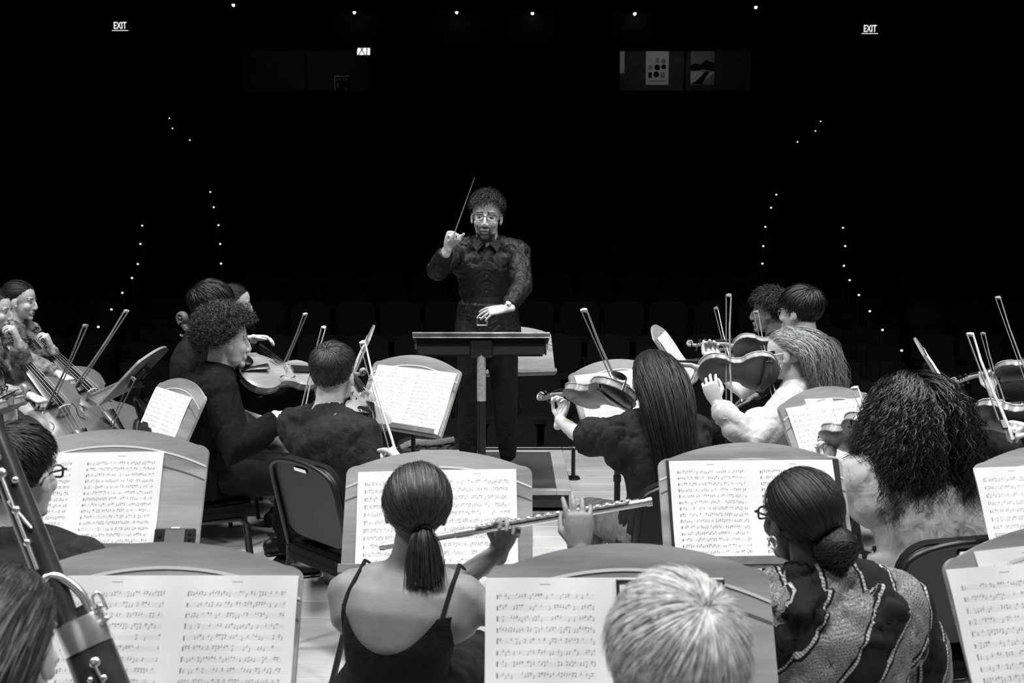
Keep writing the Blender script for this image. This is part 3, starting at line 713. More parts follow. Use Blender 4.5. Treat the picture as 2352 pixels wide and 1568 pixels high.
        so = MB(); so.tube([a0 + z * .009 - fd * .07 - base, a0 + z * .009 - fd * .02 - base, a0 + z * .009 + fd * .09 - base, a0 + z * .009 + fd * .175 - base], [(.034, .009), (.040, .009), (.048, .009), (.036, .009)], 14, up=z, round_caps=True)
        link('sole', so.mesh('sole', 'ivory' if shoes == 'shoe_white' else 'shoe_black'), sh_)
        if socks:
            so = MB(); pp = [an * (1 - t) + kn * t - base for t in np.linspace(.02, .55, 12)]; so.tube(pp, [.058 + .008 * (i % 3 == 0) for i in range(12)], 16); link('sock', so.mesh('sock', socks), body)
    if hair:
        V, F = make_hair(hair, hc, A, hk, neck, shl, shr, f)
        o = link('hair', np_mesh('hair', V - base, F, [hairmat]), body); tag(o, kind='stuff')
        if hair['style'] == 'pony':
            tie = unit(np.array(hair.get('tie', (-.93, 0, -.22)))); tp = hc + ((CRC + tie * (CRR + .018)) * hk) @ A; m2 = MB(); bx_ = tie @ A; ux = unit(np.cross(bx_, A[1]))
            m2.tube([tp - base + (A[1] * math.cos(a) + ux * math.sin(a)) * .021 for a in np.linspace(0, 2 * math.pi, 17)], .006, 8); link('hair_tie', m2.mesh('hair_tie', 'black_cloth'), body)
    if glasses:
        G = lambda q: hc + (np.array(q) * hk) @ A - base
        link('glasses', glasses_mesh(G, hk, glasses != 'round', .0015 if glasses != 'thick' else .0028).mesh('glasses', 'black_plastic' if glasses != 'silver' else 'chrome'), body)
    info = dict(body=body, base=base, hip=hip, neck=neck, shl=shl, shr=shr, el=el, er=er, wl=wl, wr=wr, f=f, l=l, A=A, hc=hc, hk=hk, legs=legs)
    if chair: place_chair(chair, hip, yaw if cyaw is None else cyaw, backless, coff, cat_)
    return info
# ------------------------------------------------------------------ chairs
CHAIR = {}
def chair_parts():
    p = []
    def rr(wid, hgt, r, n=6):                       # rounded rectangle
        out = []
        for cx, cy, a0 in ((wid / 2 - r, hgt / 2 - r, 0), (-wid / 2 + r, hgt / 2 - r, 90), (-wid / 2 + r, -hgt / 2 + r, 180), (wid / 2 - r, -hgt / 2 + r, 270)):
            for i in range(n + 1): a = R(a0 + 90 * i / n); out.append((cx + r * math.cos(a), cy + r * math.sin(a)))
        return out
    # local frame: x right, y forward, z up; origin on the floor below the seat centre
    m = MB(); ax = np.array([[1, 0, 0], [0, math.cos(R(2)), math.sin(R(2))], [0, -math.sin(R(2)), math.cos(R(2))]])
    m.prism(rr(.45, .44, .06), .025, (0, 0, .395), ax); m.prism(rr(.445, .435, .06), .028, (0, 0, .420), ax); m.prism(rr(.42, .41, .06), .012, (0, 0, .446), ax); p.append(('seat', m.mesh('chair_seat', 'black_pad')))
    t = R(13); bax = np.array([[1, 0, 0], [0, -math.sin(t), math.cos(t)], [0, math.cos(t), math.sin(t)]])     # x, up the back, out of the back to the front
    bc = V3(0, -.225, .655)
    m = MB(); m.prism(rr(.42, .33, .085), .02, bc - bax[2] * .012, bax); p.append(('back_panel', m.mesh('chair_back_panel', 'black_plastic')))
    m = MB(); m.prism(rr(.42, .34, .09), .025, bc + bax[2] * .006, bax); m.prism(rr(.38, .30, .08), .012, bc + bax[2] * .030, bax); p.append(('back_pad', m.mesh('chair_back_pad', 'black_pad')))
    m = MB(); fr = []
    for i in range(13):
        a = math.pi * i / 12; fr.append(bc + bax[0] * (.215 * math.cos(a) if 0 < i < 12 else (.215 if i == 0 else -.215)) + bax[1] * (.09 + .09 * math.sin(a) ** .6) - bax[2] * .02)
    lo = lambda s: [bc + bax[0] * .215 * s - bax[1] * .245 - bax[2] * .02, bc + bax[0] * .215 * s - bax[1] * .20 - bax[2] * .02, bc + bax[0] * .215 * s - bax[1] * .05 - bax[2] * .02]
    m.tube(lo(1) + fr + lo(-1)[::-1], .0115, 10); p.append(('back_frame', m.mesh('chair_frame', 'black_metal')))
    m = MB(); m.box(bc + bax[1] * .145 - bax[2] * .016, (.085, .018, .006), bax, bev=.002); p.append(('handle_plate', m.mesh('chair_handle', 'chrome')))
    for s in (-1, 1):
        m = MB(); m.tube([V3(s * .215, -.197, .43), V3(s * .215, -.198, .37), V3(s * .218, -.232, .20), V3(s * .222, -.30, .0)], .0125, 8); p.append(('leg', m.mesh('chair_rear_leg', 'black_metal')))
        m = MB(); m.tube([V3(s * .21, .02, .385), V3(s * .21, .16, .385), V3(s * .213, .195, .36), V3(s * .218, .225, .0)], .0125, 8); p.append(('leg', m.mesh('chair_front_leg', 'black_metal')))
    m = MB(); m.tube([V3(-.212, -.198, .385), V3(.212, -.198, .385)], .010, 8); p.append(('stretcher', m.mesh('chair_stretcher', 'black_metal')))
    for s in (-1, 1):
        m = MB(); m.tube([V3(s * .205, -.20, .385), V3(s * .205, .18, .385)], .010, 8); p.append(('side_rail', m.mesh('chair_rail', 'black_metal')))
    return p
def place_chair(label, hip, yaw, backless=False, off=0.0, at=None):
    if not CHAIR: CHAIR['p'] = chair_parts()
    f = yawdir(yaw); e = empty('padded_stool' if backless else 'musician_chair', V3(hip[0], hip[1], 0) - f * .005 + yawright(yaw) * off); e.rotation_euler = (0, 0, -R(yaw))
    if at is not None: e.location = (at[0], at[1], 0)
    tag(e, label, 'stool' if backless else 'chair', 'padded stools of the wind players' if backless else 'black padded musician chairs')
    for n, me in CHAIR['p']:
        if not (backless and ('back' in n or 'handle' in n)): link(n, me, e)
    return e

# ------------------------------------------------------------------ music stands and sheets
STAND = {}
DW, DH, DA = .555, .340, .062                    # desk width, side height, rise of the arched top
TILT = R(27)
def desk_outline(w=DW, h=DH, a=DA, r=.035):
    pts = [(-w / 2, 0), (w / 2, 0)]
    def top(x): return h - .03 + a * (1 - (x / (w / 2)) ** 2) + .0
    for i in range(7):
        t = R(90 * i / 6); pts.append((w / 2 - r + r * math.cos(t), top(w / 2 - r) - r * .75 + r * .75 * math.sin(t)))
    for i in range(1, 20):
        x = (w / 2 - r) * (1 - 2 * i / 20); pts.append((x, top(x)))
    for i in range(7):
        t = R(90 + 90 * i / 6); pts.append((-w / 2 + r + r * math.cos(t), top(w / 2 - r) - r * .75 + r * .75 * math.sin(t)))
    return pts
def arc_strip(y0, rise, wd, w=DW, t=.0012, z=.013):
    m = MB(); n = 26; V = []; F = []
    for i in range(n + 1):
        x = w / 2 * (2 * i / n - 1) * .995; y = y0 + rise * (1 - (x / (w / 2)) ** 2); V += [(x, y - wd / 2, z + t), (x, y + wd / 2, z + t)]
    for i in range(n): F.append((2 * i, 2 * i + 2, 2 * i + 3, 2 * i + 1))
    m.add(V, F); return m
def stand_parts():
    d = STAND; m = MB(); m.prism(desk_outline(), .012); d['desk'] = m.mesh('stand_desk', 'desk_oak', True, 30)
    d['inlay'] = arc_strip(.258, .062, .006).mesh('stand_inlay', 'inlay_pale'); d['groove'] = arc_strip(.218, .058, .0035).mesh('stand_groove', 'inlay_dark')
    m = MB(); m.box((0, .004, .038), (DW, .010, .052), bev=.002); m.box((0, .014, .066), (DW, .026, .006), bev=.002); d['lip'] = m.mesh('stand_lip', 'desk_edge')
    m = MB(); m.box((0, .17, -.02), (.10, .13, .03), bev=.004); m.tube([(-.03, .15, -.045), (.03, .15, -.045)], .022, 12); d['bracket'] = m.mesh('stand_bracket', 'black_metal')
    m = MB(); m.tube([(0, 0, .06), (0, 0, .62)], .015, 12); d['pole'] = m.mesh('stand_pole', 'black_metal')
    m = MB(); m.tube([(0, 0, -.45), (0, 0, .02)], .0105, 10); m.tube([(0, 0, -.36), (0, 0, -.33)], .019, 12); d['inner_pole'] = m.mesh('stand_inner_pole', 'black_metal')
    m = MB(); m.tube([(0, 0, .07), (.11, 0, .055), (.24, 0, .012)], [(.017, .012), (.017, .010), (.017, .008)], 8, up=(0, 0, 1)); d['leg'] = m.mesh('stand_leg', 'black_metal')
def stand(label, top, yaw, tilt=TILT, roll=0.0):
    """music stand whose arched top centre is at 'top' and whose desk faces a player looking along yaw"""
    if not STAND: stand_parts()
    f, r = yawdir(yaw), yawright(yaw); top = np.asarray(top, float); hgt = DH - .03 + DA
    v = V3(0, 0, 1) * math.cos(tilt) + f * math.sin(tilt); n = np.cross(r, v)
    if roll: r, v = r * math.cos(R(roll)) + v * math.sin(R(roll)), v * math.cos(R(roll)) - r * math.sin(R(roll))
    bc = top - v * hgt; piv = bc + v * .15 - n * .045; base = V3(piv[0], piv[1], 0)
    e = empty('music_stand', base); tag(e, label, 'music stand', 'oak topped music stands')
    dk = link('desk', STAND['desk'], e); dk.matrix_local = frame(bc - base, r, v, n)
    for nm in ('inlay', 'groove', 'lip', 'bracket'): link(nm, STAND[nm], dk)
    link('pole', STAND['pole'], e); link('inner_pole', STAND['inner_pole'], e, (0, 0, piv[2]))
    for a in (90, 210, 330):
        o = link('leg', STAND['leg'], e); o.rotation_euler = (0, 0, R(a) - R(yaw))
    return dict(root=e, bc=bc, r=r, v=v, n=n)
def page_mesh(w, h, bulge, side, mat_, lift=.0):
    """a page lying against the desk, its spine at x = 0, bulging softly"""
    m = MB(); nx, ny = 8, 6; V = []; uv = []; F = []
    for j in range(ny + 1):
        for i in range(nx + 1):
            s = i / nx; x = s * w * side; z = .0015 + lift + bulge * math.sin(math.pi * min(1, s * 1.15)) * (1 - .2 * j / ny) + .002 * math.sin(j * 1.3 + i)
            V.append((x, h * j / ny, z)); uv.append(((s if side > 0 else 1 - s), j / ny))
    for j in range(ny):
        for i in range(nx):
            a = j * (nx + 1) + i; q = (a, a + 1, a + nx + 2, a + nx + 1); F.append(q if side > 0 else q[::-1])
    nv = len(V); V2 = [(x, y, z - .0012) for x, y, z in V]
    F2 = [tuple(nv + i for i in q[::-1]) for q in F]
    rim = [i for i in range(nx + 1)] + [(j + 1) * (nx + 1) - 1 for j in range(1, ny + 1)] + [ny * (nx + 1) + i for i in range(nx - 1, -1, -1)] + [j * (nx + 1) for j in range(ny - 1, 0, -1)]
    F3 = []
    for a, b in zip(rim, rim[1:] + rim[:1]): q = (a, nv + a, nv + b, b); F3.append(q if side > 0 else q[::-1])
    m.add(V + V2, F + F2 + F3); m.uv = uv + uv
    return m.mesh('page', mat_, True, 60)
PAGES = {}
def sheets(label, S, du=0.0, dv=.014, w=.235, h=.285, mat_='sheet_print', bulge=.006, z=.014, roll=0.0, sides=(-1, 1), cat='sheet music', group=None, name='sheet_music'):
    key = (w, h, mat_, bulge)
    if key not in PAGES: PAGES[key] = {s: page_mesh(w, h, bulge, s, mat_) for s in (-1, 1)}
    r, v, n = S['r'], S['v'], S['n']
    if roll: r, v = r * math.cos(R(roll)) + v * math.sin(R(roll)), v * math.cos(R(roll)) - r * math.sin(R(roll))
    o = S['bc'] + S['r'] * du + S['v'] * dv + n * z
    e = empty(name, M=frame(o, r, v, n)); tag(e, label, cat, group)
    for s in sides: link('page', PAGES[key][s], e)
    return e

# ------------------------------------------------------------------ bowed strings
OUT = [(0, .0), (.003, .022), (.012, .052), (.028, .078), (.050, .096), (.080, .104), (.108, .101), (.132, .091), (.148, .080), (.152, .079), (.156, .071), (.166, .061), (.180, .056), (.197, .0545), (.214, .057), (.228, .063), (.238, .070), (.243, .077), (.248, .0765), (.264, .081), (.286, .084), (.308, .079), (.328, .066), (.343, .044), (.352, .022), (.356, .0)]
def fiddle_parts(cello=False, viola=False):
    """local frame: x from the lower end towards the scroll, z out of the top, y to the bass side; metres"""
    L = .356; k = 1.0
    if viola: k = 1.14
    if cello: k = 2.12
    rib = (.031 if not cello else .055) * k; T = np.array(OUT) * k; arch = .015 * k; ov = .0035 * k; edge = .0045 * k; p = []
    xs, hw = T[:, 0], T[:, 1]; U = np.linspace(-1, 1, 13); nx, ny = len(xs), len(U)
    def plate(z0, sg, mt, nm):
        m = MB(); V = []; F = []
        for i in range(nx):
            x = (xs[i] - xs[-1] / 2) * (1 + 2 * ov / xs[-1]) + xs[-1] / 2
            h = hw[i] + ov * (1 if hw[i] > .01 * k else .2)
            for u in U:
                a = max(0.0, 1 - u * u) ** .8 * math.sin(math.pi * min(max(xs[i] / xs[-1], 0), 1)) ** .6
                V.append((x, u * h, z0 + sg * (edge * .5 + arch * a)))
        V2 = [(x, y, z0 - sg * edge * .5) for (x, y, z) in V]
        for i in range(nx - 1):
            for j in range(ny - 1):
                a = i * ny + j; q = (a, a + ny, a + ny + 1, a + 1); F.append(q if sg > 0 else q[::-1]); q2 = tuple(nx * ny + t for t in q[::-1]); F.append(q2 if sg > 0 else q2[::-1])
        for j, rev in ((0, False), (ny - 1, True)):
            for i in range(nx - 1):
                a = i * ny + j; q = (a, nx * ny + a, nx * ny + a + ny, a + ny); F.append(q[::-1] if (rev != (sg > 0)) else q)
        m.add(V + V2, F); return (nm, m.mesh(nm, mt, True, 50))
    pre = 'cello' if cello else 'violin'
    p.append(plate(rib, 1, pre + '_top', 'top_plate')); p.append(plate(0, -1, pre + '_back', 'back_plate'))
    m = MB(); V = []; F = []; ring = [(x, y) for x, y in zip(xs, hw)] + [(x, -y) for x, y in zip(xs[-2:0:-1], hw[-2:0:-1])]; n = len(ring)
    for x, y in ring: V += [(x, y, 0), (x, y, rib)]
    for i in range(n): a, b = 2 * i, 2 * ((i + 1) % n); F.append((a, a + 1, b + 1, b))
    m.add(V, F); p.append(('ribs', m.mesh('ribs', pre + '_rib', True, 50)))
    topz = rib + arch
    x_end = L * k; nut = x_end + (.130 if not cello else .137) * k; brx = .195 * k; bh = (.032 if not cello else .042) * k
    # neck with heel, fingerboard
    m = MB(); m.tube([(x_end - .004 * k, 0, rib * .55), (x_end + .012 * k, 0, rib * .75), (x_end + .03 * k, 0, rib + .002 * k), (nut, 0, rib + .006 * k)], [(.016 * k, .018 * k), (.013 * k, .014 * k), (.0125 * k, .010 * k), (.0115 * k, .009 * k)], 12, up=(0, 0, 1)); p.append(('neck', m.mesh('neck', pre + '_rib' if cello else 'violin_neck')))
    fb0 = .228 * k
    m = MB(); zf0, zf1 = topz + .013 * k, rib + .017 * k; V = []; F = []
    for i in range(5):
        t = i / 4; x = fb0 + (nut - fb0) * t; h = (.021 - .009 * t) * k; zc = zf0 + (zf1 - zf0) * t
        for u in (-1, -.5, 0, .5, 1): V.append((x, u * h, zc + .003 * k * (1 - u * u)))
        for u in (1, -1): V.append((x, u * h, zc - .005 * k))
    for i in range(4):
        for j in range(7): a = i * 7 + j; b = i * 7 + (j + 1) % 7; F.append((a, a + 7, b + 7, b))
    F += [tuple(range(7)), tuple(range(34, 27, -1))]; m.add(V, F); p.append(('fingerboard', m.mesh('fingerboard', 'ebony')))
    # pegbox and scroll
    m = MB(); zp = rib + .006 * k
    m.tube([(nut - .004 * k, 0, zp), (nut + .03 * k, 0, zp - .006 * k), (nut + .065 * k, 0, zp - .014 * k), (nut + .085 * k, 0, zp - .012 * k)], [(.0125 * k, .011 * k), (.011 * k, .011 * k), (.009 * k, .010 * k), (.0085 * k, .009 * k)], 10, up=(0, 0, 1))
    cx, cz = nut + .095 * k, zp + .003 * k; sp = []; rd = []
    for i in range(34):
        t = i / 33; a = R(-95) + t * R(600); rr = (.0175 * (1 - t) ** 1.1 + .0015) * k; sp.append((cx + rr * math.cos(a), 0, cz + rr * math.sin(a))); rd.append(((.0085 + .005 * t) * k, (.0055 * (1 - t) + .0022) * k))
    m.tube(sp, rd, 8, up=(0, 0, -1)); p.append(('scroll', m.mesh('scroll', pre + '_rib' if cello else 'violin_neck')))
    for i, (dx, s) in enumerate(((.018, 1), (.032, -1), (.046, 1), (.060, -1))):
        m = MB(); zq = zp - .002 * k - .004 * k * i; x = nut + dx * k
        m.tube([(x, -s * .014 * k, zq), (x, s * .030 * k, zq)], .0035 * k, 8); m.ell((x, s * .036 * k, zq), (.0085 * k, .007 * k, .0035 * k), n=10); p.append(('peg', m.mesh('peg', 'ebony')))
    # bridge, tailpiece, strings
    m = MB(); pol = [(-.0205, 0), (-.012, 0), (-.009, .008), (.009, .008), (.012, 0), (.0205, 0), (.018, .018), (.0165, .030), (.008, .0335), (0, .0345), (-.008, .0335), (-.0165, .030), (-.018, .018)]
    bz = (bh + .001 * k) / .0345
    m.prism([(a * k, b * bz) for a, b in pol], .003 * k, (brx, 0, topz - .0015 * k), np.array([[0, 1, 0], [0, 0, 1], [1, 0, 0]])); p.append(('bridge', m.mesh('bridge', 'ivory' if not cello else 'inlay_pale', True, 30)))
    m = MB(); tz = topz + .012 * k
    m.tube([(.004 * k, 0, rib + .006 * k), (.03 * k, 0, topz + .004 * k), (.09 * k, 0, tz + .003 * k), (.118 * k, 0, tz + .008 * k)], [(.006 * k, .003 * k), (.011 * k, .0035 * k), (.018 * k, .0035 * k), (.021 * k, .003 * k)], 12, up=(0, 0, 1)); p.append(('tailpiece', m.mesh('tailpiece', 'ebony')))
    for i in range(4):
        y = (-1.5 + i); m = MB(); m.tube([(.112 * k, y * .009 * k, tz + .011 * k), (brx + .0015 * k, y * .0105 * k, topz + bh + .002 * k - .0012 * k * (abs(y) - .5)), (nut, y * .0055 * k, zf1 + .004 * k), (nut + .03 * k, y * .003 * k, zp + .004 * k)], .0006 * k if not cello else .0005 * k, 5); p.append(('string', m.mesh('string', 'string_steel')))
    # f holes: thin dark inlets that follow the arching
    def zt(x, y):
        h = np.interp(x, xs, hw); a = max(0.0, 1 - (y / h) ** 2) ** .8 * math.sin(math.pi * x / xs[-1]) ** .6; return rib + edge * .5 + arch * a
    for s in (-1, 1):
        m = MB(); pts = []
        for i in range(19):
            t = i / 18; x = (.160 + .072 * t) * k; y = s * (.0500 - .018 * t + .0095 * math.sin((t - .5) * 5.2) * (1 if True else 1)) * k
            pts.append((x, y, zt(x, y) + .0002))
        m.tube(pts, [((.0026 if 2 < i < 16 else .0042) * k, .0008 * k) for i in range(19)], 8, up=(0, 0, 1), round_caps=True); p.append(('f_hole', m.mesh('f_hole', 'ebony')))
    if not cello:
        m = MB(); m.ell((.030 * k, -.045 * k * -1, topz + .016 * k), (.032 * k, .036 * k, .008 * k), n=16); m.tube([(-.004 * k, .03 * k, -.002 * k), (-.004 * k, .03 * k, topz + .010 * k)], .003 * k, 8); p.append(('chin_rest', m.mesh('chin_rest', 'ebony')))
        m = MB(); m.tube([(-.006 * k, .024 * k, -.002), (-.006 * k, .024 * k, rib * .9)], .0028 * k, 8); m.tube([(-.006 * k, .036 * k, -.002), (-.006 * k, .036 * k, rib * .9)], .0028 * k, 8); p.append(('clamp', m.mesh('clamp', 'chrome')))
        m = MB(); m.tube([(.07 * k, -.095 * k, -.022 * k), (.055 * k, -.03 * k, -.034 * k), (.055 * k, .03 * k, -.034 * k), (.06 * k, .095 * k, -.026 * k)], [(.018 * k, .005 * k)] * 4, 10, up=(0, 0, 1), round_caps=True); 
        for y in (-.085, .085): m.tube([(.06 * k, y * k, -.026 * k), (.06 * k, y * 1.19 * k, .004 * k)], .003 * k, 8)
        p.append(('shoulder_rest', m.mesh('shoulder_rest', 'ebony')))
    else:
        m = MB(); m.tube([(.0, 0, rib * .5), (-.03, 0, rib * .5), (-.035, 0, rib * .5), (-.34, 0, rib * .5)], [.014, .012, .005, .004], 10); p.append(('endpin', m.mesh('endpin', 'worn_steel')))
    return p, dict(nut=nut, bridge=brx, topz=topz, rib=rib, k=k, strz=topz + bh, tip=nut + .115 * k)
FID = {}
def fiddle(kind, label, B, S, nrm, group=None, scale=1.0):
    """B lower end, S scroll tip (points), nrm roughly the way the top faces"""
    if kind not in FID: FID[kind] = fiddle_parts(kind == 'cello', kind == 'viola')
    parts, info = FID[kind]; x = unit(np.asarray(S) - B); z = unit(np.asarray(nrm, float) - x * np.dot(nrm, x)); y = np.cross(z, x)
    M = frame(B, x * scale, y * scale, z * scale); e = empty(kind, M=M); tag(e, label, kind, group)
    for n, me in parts: link(n, me, e)
    at = lambda a, b, c: np.asarray(B) + (x * a + y * b + z * c) * scale
    return dict(root=e, x=x, y=y, z=z, at=at, B=np.asarray(B), **info)
def bow(label, tip, frog, hairdir, stick='bow_stick', group='bows of the string players', thick=1.0):
    """tip and frog points; hairdir roughly from stick to hair"""
    tip, frog = np.asarray(tip, float), np.asarray(frog, float); L = np.linalg.norm(tip - frog); x = unit(tip - frog); z = unit(np.asarray(hairdir, float) - x * np.dot(hairdir, x)); y = np.cross(z, x)
    e = empty('bow', M=frame(frog, x, y, z)); tag(e, label, 'bow', group); t = thick
    m = MB(); m.tube([(-.035, 0, 0), (.1, 0, .001), (L * .35, 0, .006), (L * .7, 0, .007), (L * .97, 0, 0), (L + .004, 0, .001)], [.0044 * t, .0044 * t, .0042 * t, .0038 * t, .003 * t, .003 * t], 8); link('stick', m.mesh('bow_stick', stick), e)
    m = MB(); m.prism([(L - .012, -.003), (L + .006, -.003), (L + .010, .010), (L + .006, .024), (L - .002, .022), (L - .006, .010)], .010, (0, .005, 0), np.array([[1, 0, 0], [0, 0, 1], [0, -1, 0]])); link('head', m.mesh('bow_head', stick), e)
    m = MB(); m.box((.022, 0, .012), (.05, .012, .020), bev=.003); link('frog', m.mesh('bow_frog', 'ebony'), e)
    m = MB(); m.tube([(-.05, 0, 0), (-.035, 0, 0)], .005 * t, 8); link('screw', m.mesh('bow_screw', 'silver'), e)
    m = MB(); m.box((L / 2 + .02, 0, .0222), (L - .05, .010, .0022)); link('bow_hair', m.mesh('bow_hair', 'bow_hair'), e)
    return dict(root=e, frog=frog, x=x, z=z, L=L)
# ------------------------------------------------------------------ the setting: stage, podium, hall
def struct(name, mb, mats, parent=None, smooth=False):
    o = link(name, mb.mesh(name, mats, smooth), parent)
    if parent is None: o['kind'] = 'structure'
    return o
STAGE_Y = 7.8
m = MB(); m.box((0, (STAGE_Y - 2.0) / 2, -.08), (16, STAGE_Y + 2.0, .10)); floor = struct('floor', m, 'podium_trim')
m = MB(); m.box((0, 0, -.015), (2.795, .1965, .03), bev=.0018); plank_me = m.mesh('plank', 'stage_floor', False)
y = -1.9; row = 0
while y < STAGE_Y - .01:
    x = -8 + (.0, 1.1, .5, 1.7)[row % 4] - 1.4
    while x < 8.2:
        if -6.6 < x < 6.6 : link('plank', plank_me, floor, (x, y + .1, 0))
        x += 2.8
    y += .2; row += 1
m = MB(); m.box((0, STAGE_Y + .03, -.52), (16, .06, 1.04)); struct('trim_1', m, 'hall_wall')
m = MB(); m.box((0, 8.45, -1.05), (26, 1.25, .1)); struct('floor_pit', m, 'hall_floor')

# podium: carpeted top with a wooden border, a recessed kick and a plinth
PX0, PX1, PY0, PY1, PZ = -.66, .360, 5.88, 7.02, .17
pod = empty('conductor_podium', ((PX0 + PX1) / 2, (PY0 + PY1) / 2, 0)); tag(pod, 'low carpeted wooden podium under the conductor', 'podium')
def pp(name, mb, mt): return link(name, mb.mesh(name, mt, False), pod)
cx_, cy_ = (PX0 + PX1) / 2, (PY0 + PY1) / 2; W_, D_ = PX1 - PX0, PY1 - PY0
m = MB(); m.box((0, 0, PZ - .018), (W_ - .16, D_ - .12, .034)); pp('carpet', m, 'grey_carpet')
for nm, c, d in (('border_board', (-W_ / 2 + .045, 0), (.09, D_)), ('border_board', (W_ / 2 - .045, 0), (.09, D_)), ('border_board', (0, D_ / 2 - .03), (W_ - .18, .06)), ('border_board', (0, -D_ / 2 + .025), (W_ - .18, .05))):
    m = MB(); m.box((c[0], c[1], PZ - .015), (d[0], d[1], .032), bev=.003); pp(nm, m, 'podium_trim')
m = MB(); m.box((0, .01, .098), (W_ - .03, D_ - .03, .082)); pp('front_skirt', m, 'grey_carpet')
m = MB(); m.box((0, .05, .045), (W_ - .12, D_ - .12, .03)); pp('kick_recess', m, 'black_metal')
m = MB(); m.box((0, .005, .016), (W_ - .02, D_ - .02, .030), bev=.004); pp('plinth', m, 'tape_grey')

# auditorium terraces
TZ0, TY0, TDY, TDZ, NT = -1.0, 9.1, .95, .33, 18
aud = empty('floor_auditorium', (0, 0, 0)); aud['kind'] = 'structure'
for i in range(NT):
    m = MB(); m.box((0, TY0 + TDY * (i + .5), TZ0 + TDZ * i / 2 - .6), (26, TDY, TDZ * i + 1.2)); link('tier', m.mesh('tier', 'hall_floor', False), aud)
def tier_z(i): return TZ0 + TDZ * i
def slope_hit(px, py, up=.05):
    """where the ray of a pixel meets the terraces"""
    d = ray(px, py); k = TDZ / TDY; z0 = TZ0 - k * TY0 + up
    return V3(0, 0, CAMH) + d * ((CAMH - z0) / (k - d[2]))
AX = lambda Y: 5.35 + .30 * (Y - 16)
for sg in (-1, 1):
    st = empty('stairs_left' if sg < 0 else 'stairs_right', (0, 0, 0)); st['kind'] = 'structure'
    for i in range(NT):
        for h in (0, 1):
            Y = TY0 + TDY * (i + h * .5); m = MB(); zt = tier_z(i) + TDZ * (h * .5 + .0) + .012
            m.box((sg * AX(Y), Y + TDY * .25, zt - .02 + (TDZ * .25)), (1.25, TDY * .5 + .02, TDZ * .5 + .04), bev=.008); link('step', m.mesh('step', 'stair_tread', False), st)
# seats
m = MB()
def seat_shape(m, o=(0, 0, 0)):
    o = np.asarray(o, float)
    m.prism([(-.25, .30), (.25, .30), (.25, .78), (.20, .86), (.0, .885), (-.20, .86), (-.25, .78)], .07, o + V3(0, .30, 0), np.array([[1, 0, 0], [0, .17, .985], [0, -.985, .17]]))
    m.box(o + V3(0, .10, .43), (.46, .42, .09), bev=.02)
    for s in (-1, 1): m.box(o + V3(s * .265, .14, .40), (.035, .36, .44), bev=.008)
    m.box(o + V3(0, .24, .19), (.12, .12, .38))
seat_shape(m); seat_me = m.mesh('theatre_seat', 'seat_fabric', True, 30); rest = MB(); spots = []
for i in range(NT - 1):
    Y = TY0 + TDY * i + .33; z = tier_z(i)
    a = AX(Y) - .75; n = int(a * 2 / .57)
    for j in range(n): spots.append(((j - (n - 1) / 2) * .57, Y, z))
    for sg in (-1, 1):
        for j in range(int((11.6 - AX(Y) - .75) / .57)): spots.append((sg * (AX(Y) + 1.02 + j * .57), Y, z))
def in_view(s): return abs(s[0]) < s[1] * .53
vis = sorted([s for s in spots if in_view(s)], key=lambda s: s[1]); near, far = vis[:296], vis[296:]
for x, y, z in near:
    o = link('theatre_seat', seat_me, None, (x, y, z)); tag(o, 'empty dark theatre seat in the unlit rows behind the conductor', 'seat', 'empty seats of the dark hall')
for s in far: seat_shape(rest, s)
o = link('theatre_seats', rest.mesh('theatre_seats', 'seat_fabric', True, 30)); tag(o, 'upper rows of empty dark theatre seats', 'seats', None, 'stuff')
# step lights beside the two aisles
lm = MB(); lm.box((0, 0, 0), (.05, .05, .045), bev=.006); hous = lm.mesh('step_light_housing', 'black_metal', False)
lm = MB(); lm.ell((0, -.026, 0), (.014, .010, .012), n=10); glow = lm.mesh('step_light_lens', 'step_glow')
LEFT = [(228, 750), (258, 710), (283, 672), (305, 638), (318, 606), (324, 560), (328, 518), (509, 605), (507, 560), (503, 517), (492, 476), (484, 441), (437, 322), (397, 295), (390, 272)]
RIGHT = [(2069, 804), (2025, 757), (1996, 714), (1971, 677), (1950, 643), (1937, 610), (1940, 565), (1935, 523), (1750, 605), (1752, 565), (1757, 521), (1770, 477), (1782, 447), (1831, 326), (1872, 301), (1884, 279)]
for pts, nm in ((LEFT, 'left'), (RIGHT, 'right')):
    for i, (px, py) in enumerate(pts):
        p = slope_hit(px, py, .92); e = empty('step_light', p); pm = MB(); pm.tube([(0, .01, -.95), (0, .01, 0)], .012, 6); link('post', pm.mesh('step_light_post', 'black_metal'), e)
        side_ = ('outer' if (px < 400 and py > 400) else 'inner') if nm == 'left' else ('outer' if px > 1900 else 'inner')
        ORD = ('lowest', 'second', 'third', 'fourth', 'fifth', 'sixth', 'seventh', 'eighth', 'ninth', 'tenth')
        k_ = sorted([q for q in pts if ((('outer' if (q[0] < 400 and q[1] > 400) else 'inner') if nm == 'left' else ('outer' if q[0] > 1900 else 'inner')) == side_)], key=lambda q: -q[1]).index((px, py))
        tag(e, '%s lit step light from the bottom on the %s line of the %s aisle' % (ORD[k_], side_, nm), 'light', 'step lights of the %s aisle' % nm)
        link('housing', hous, e); link('lens', glow, e)

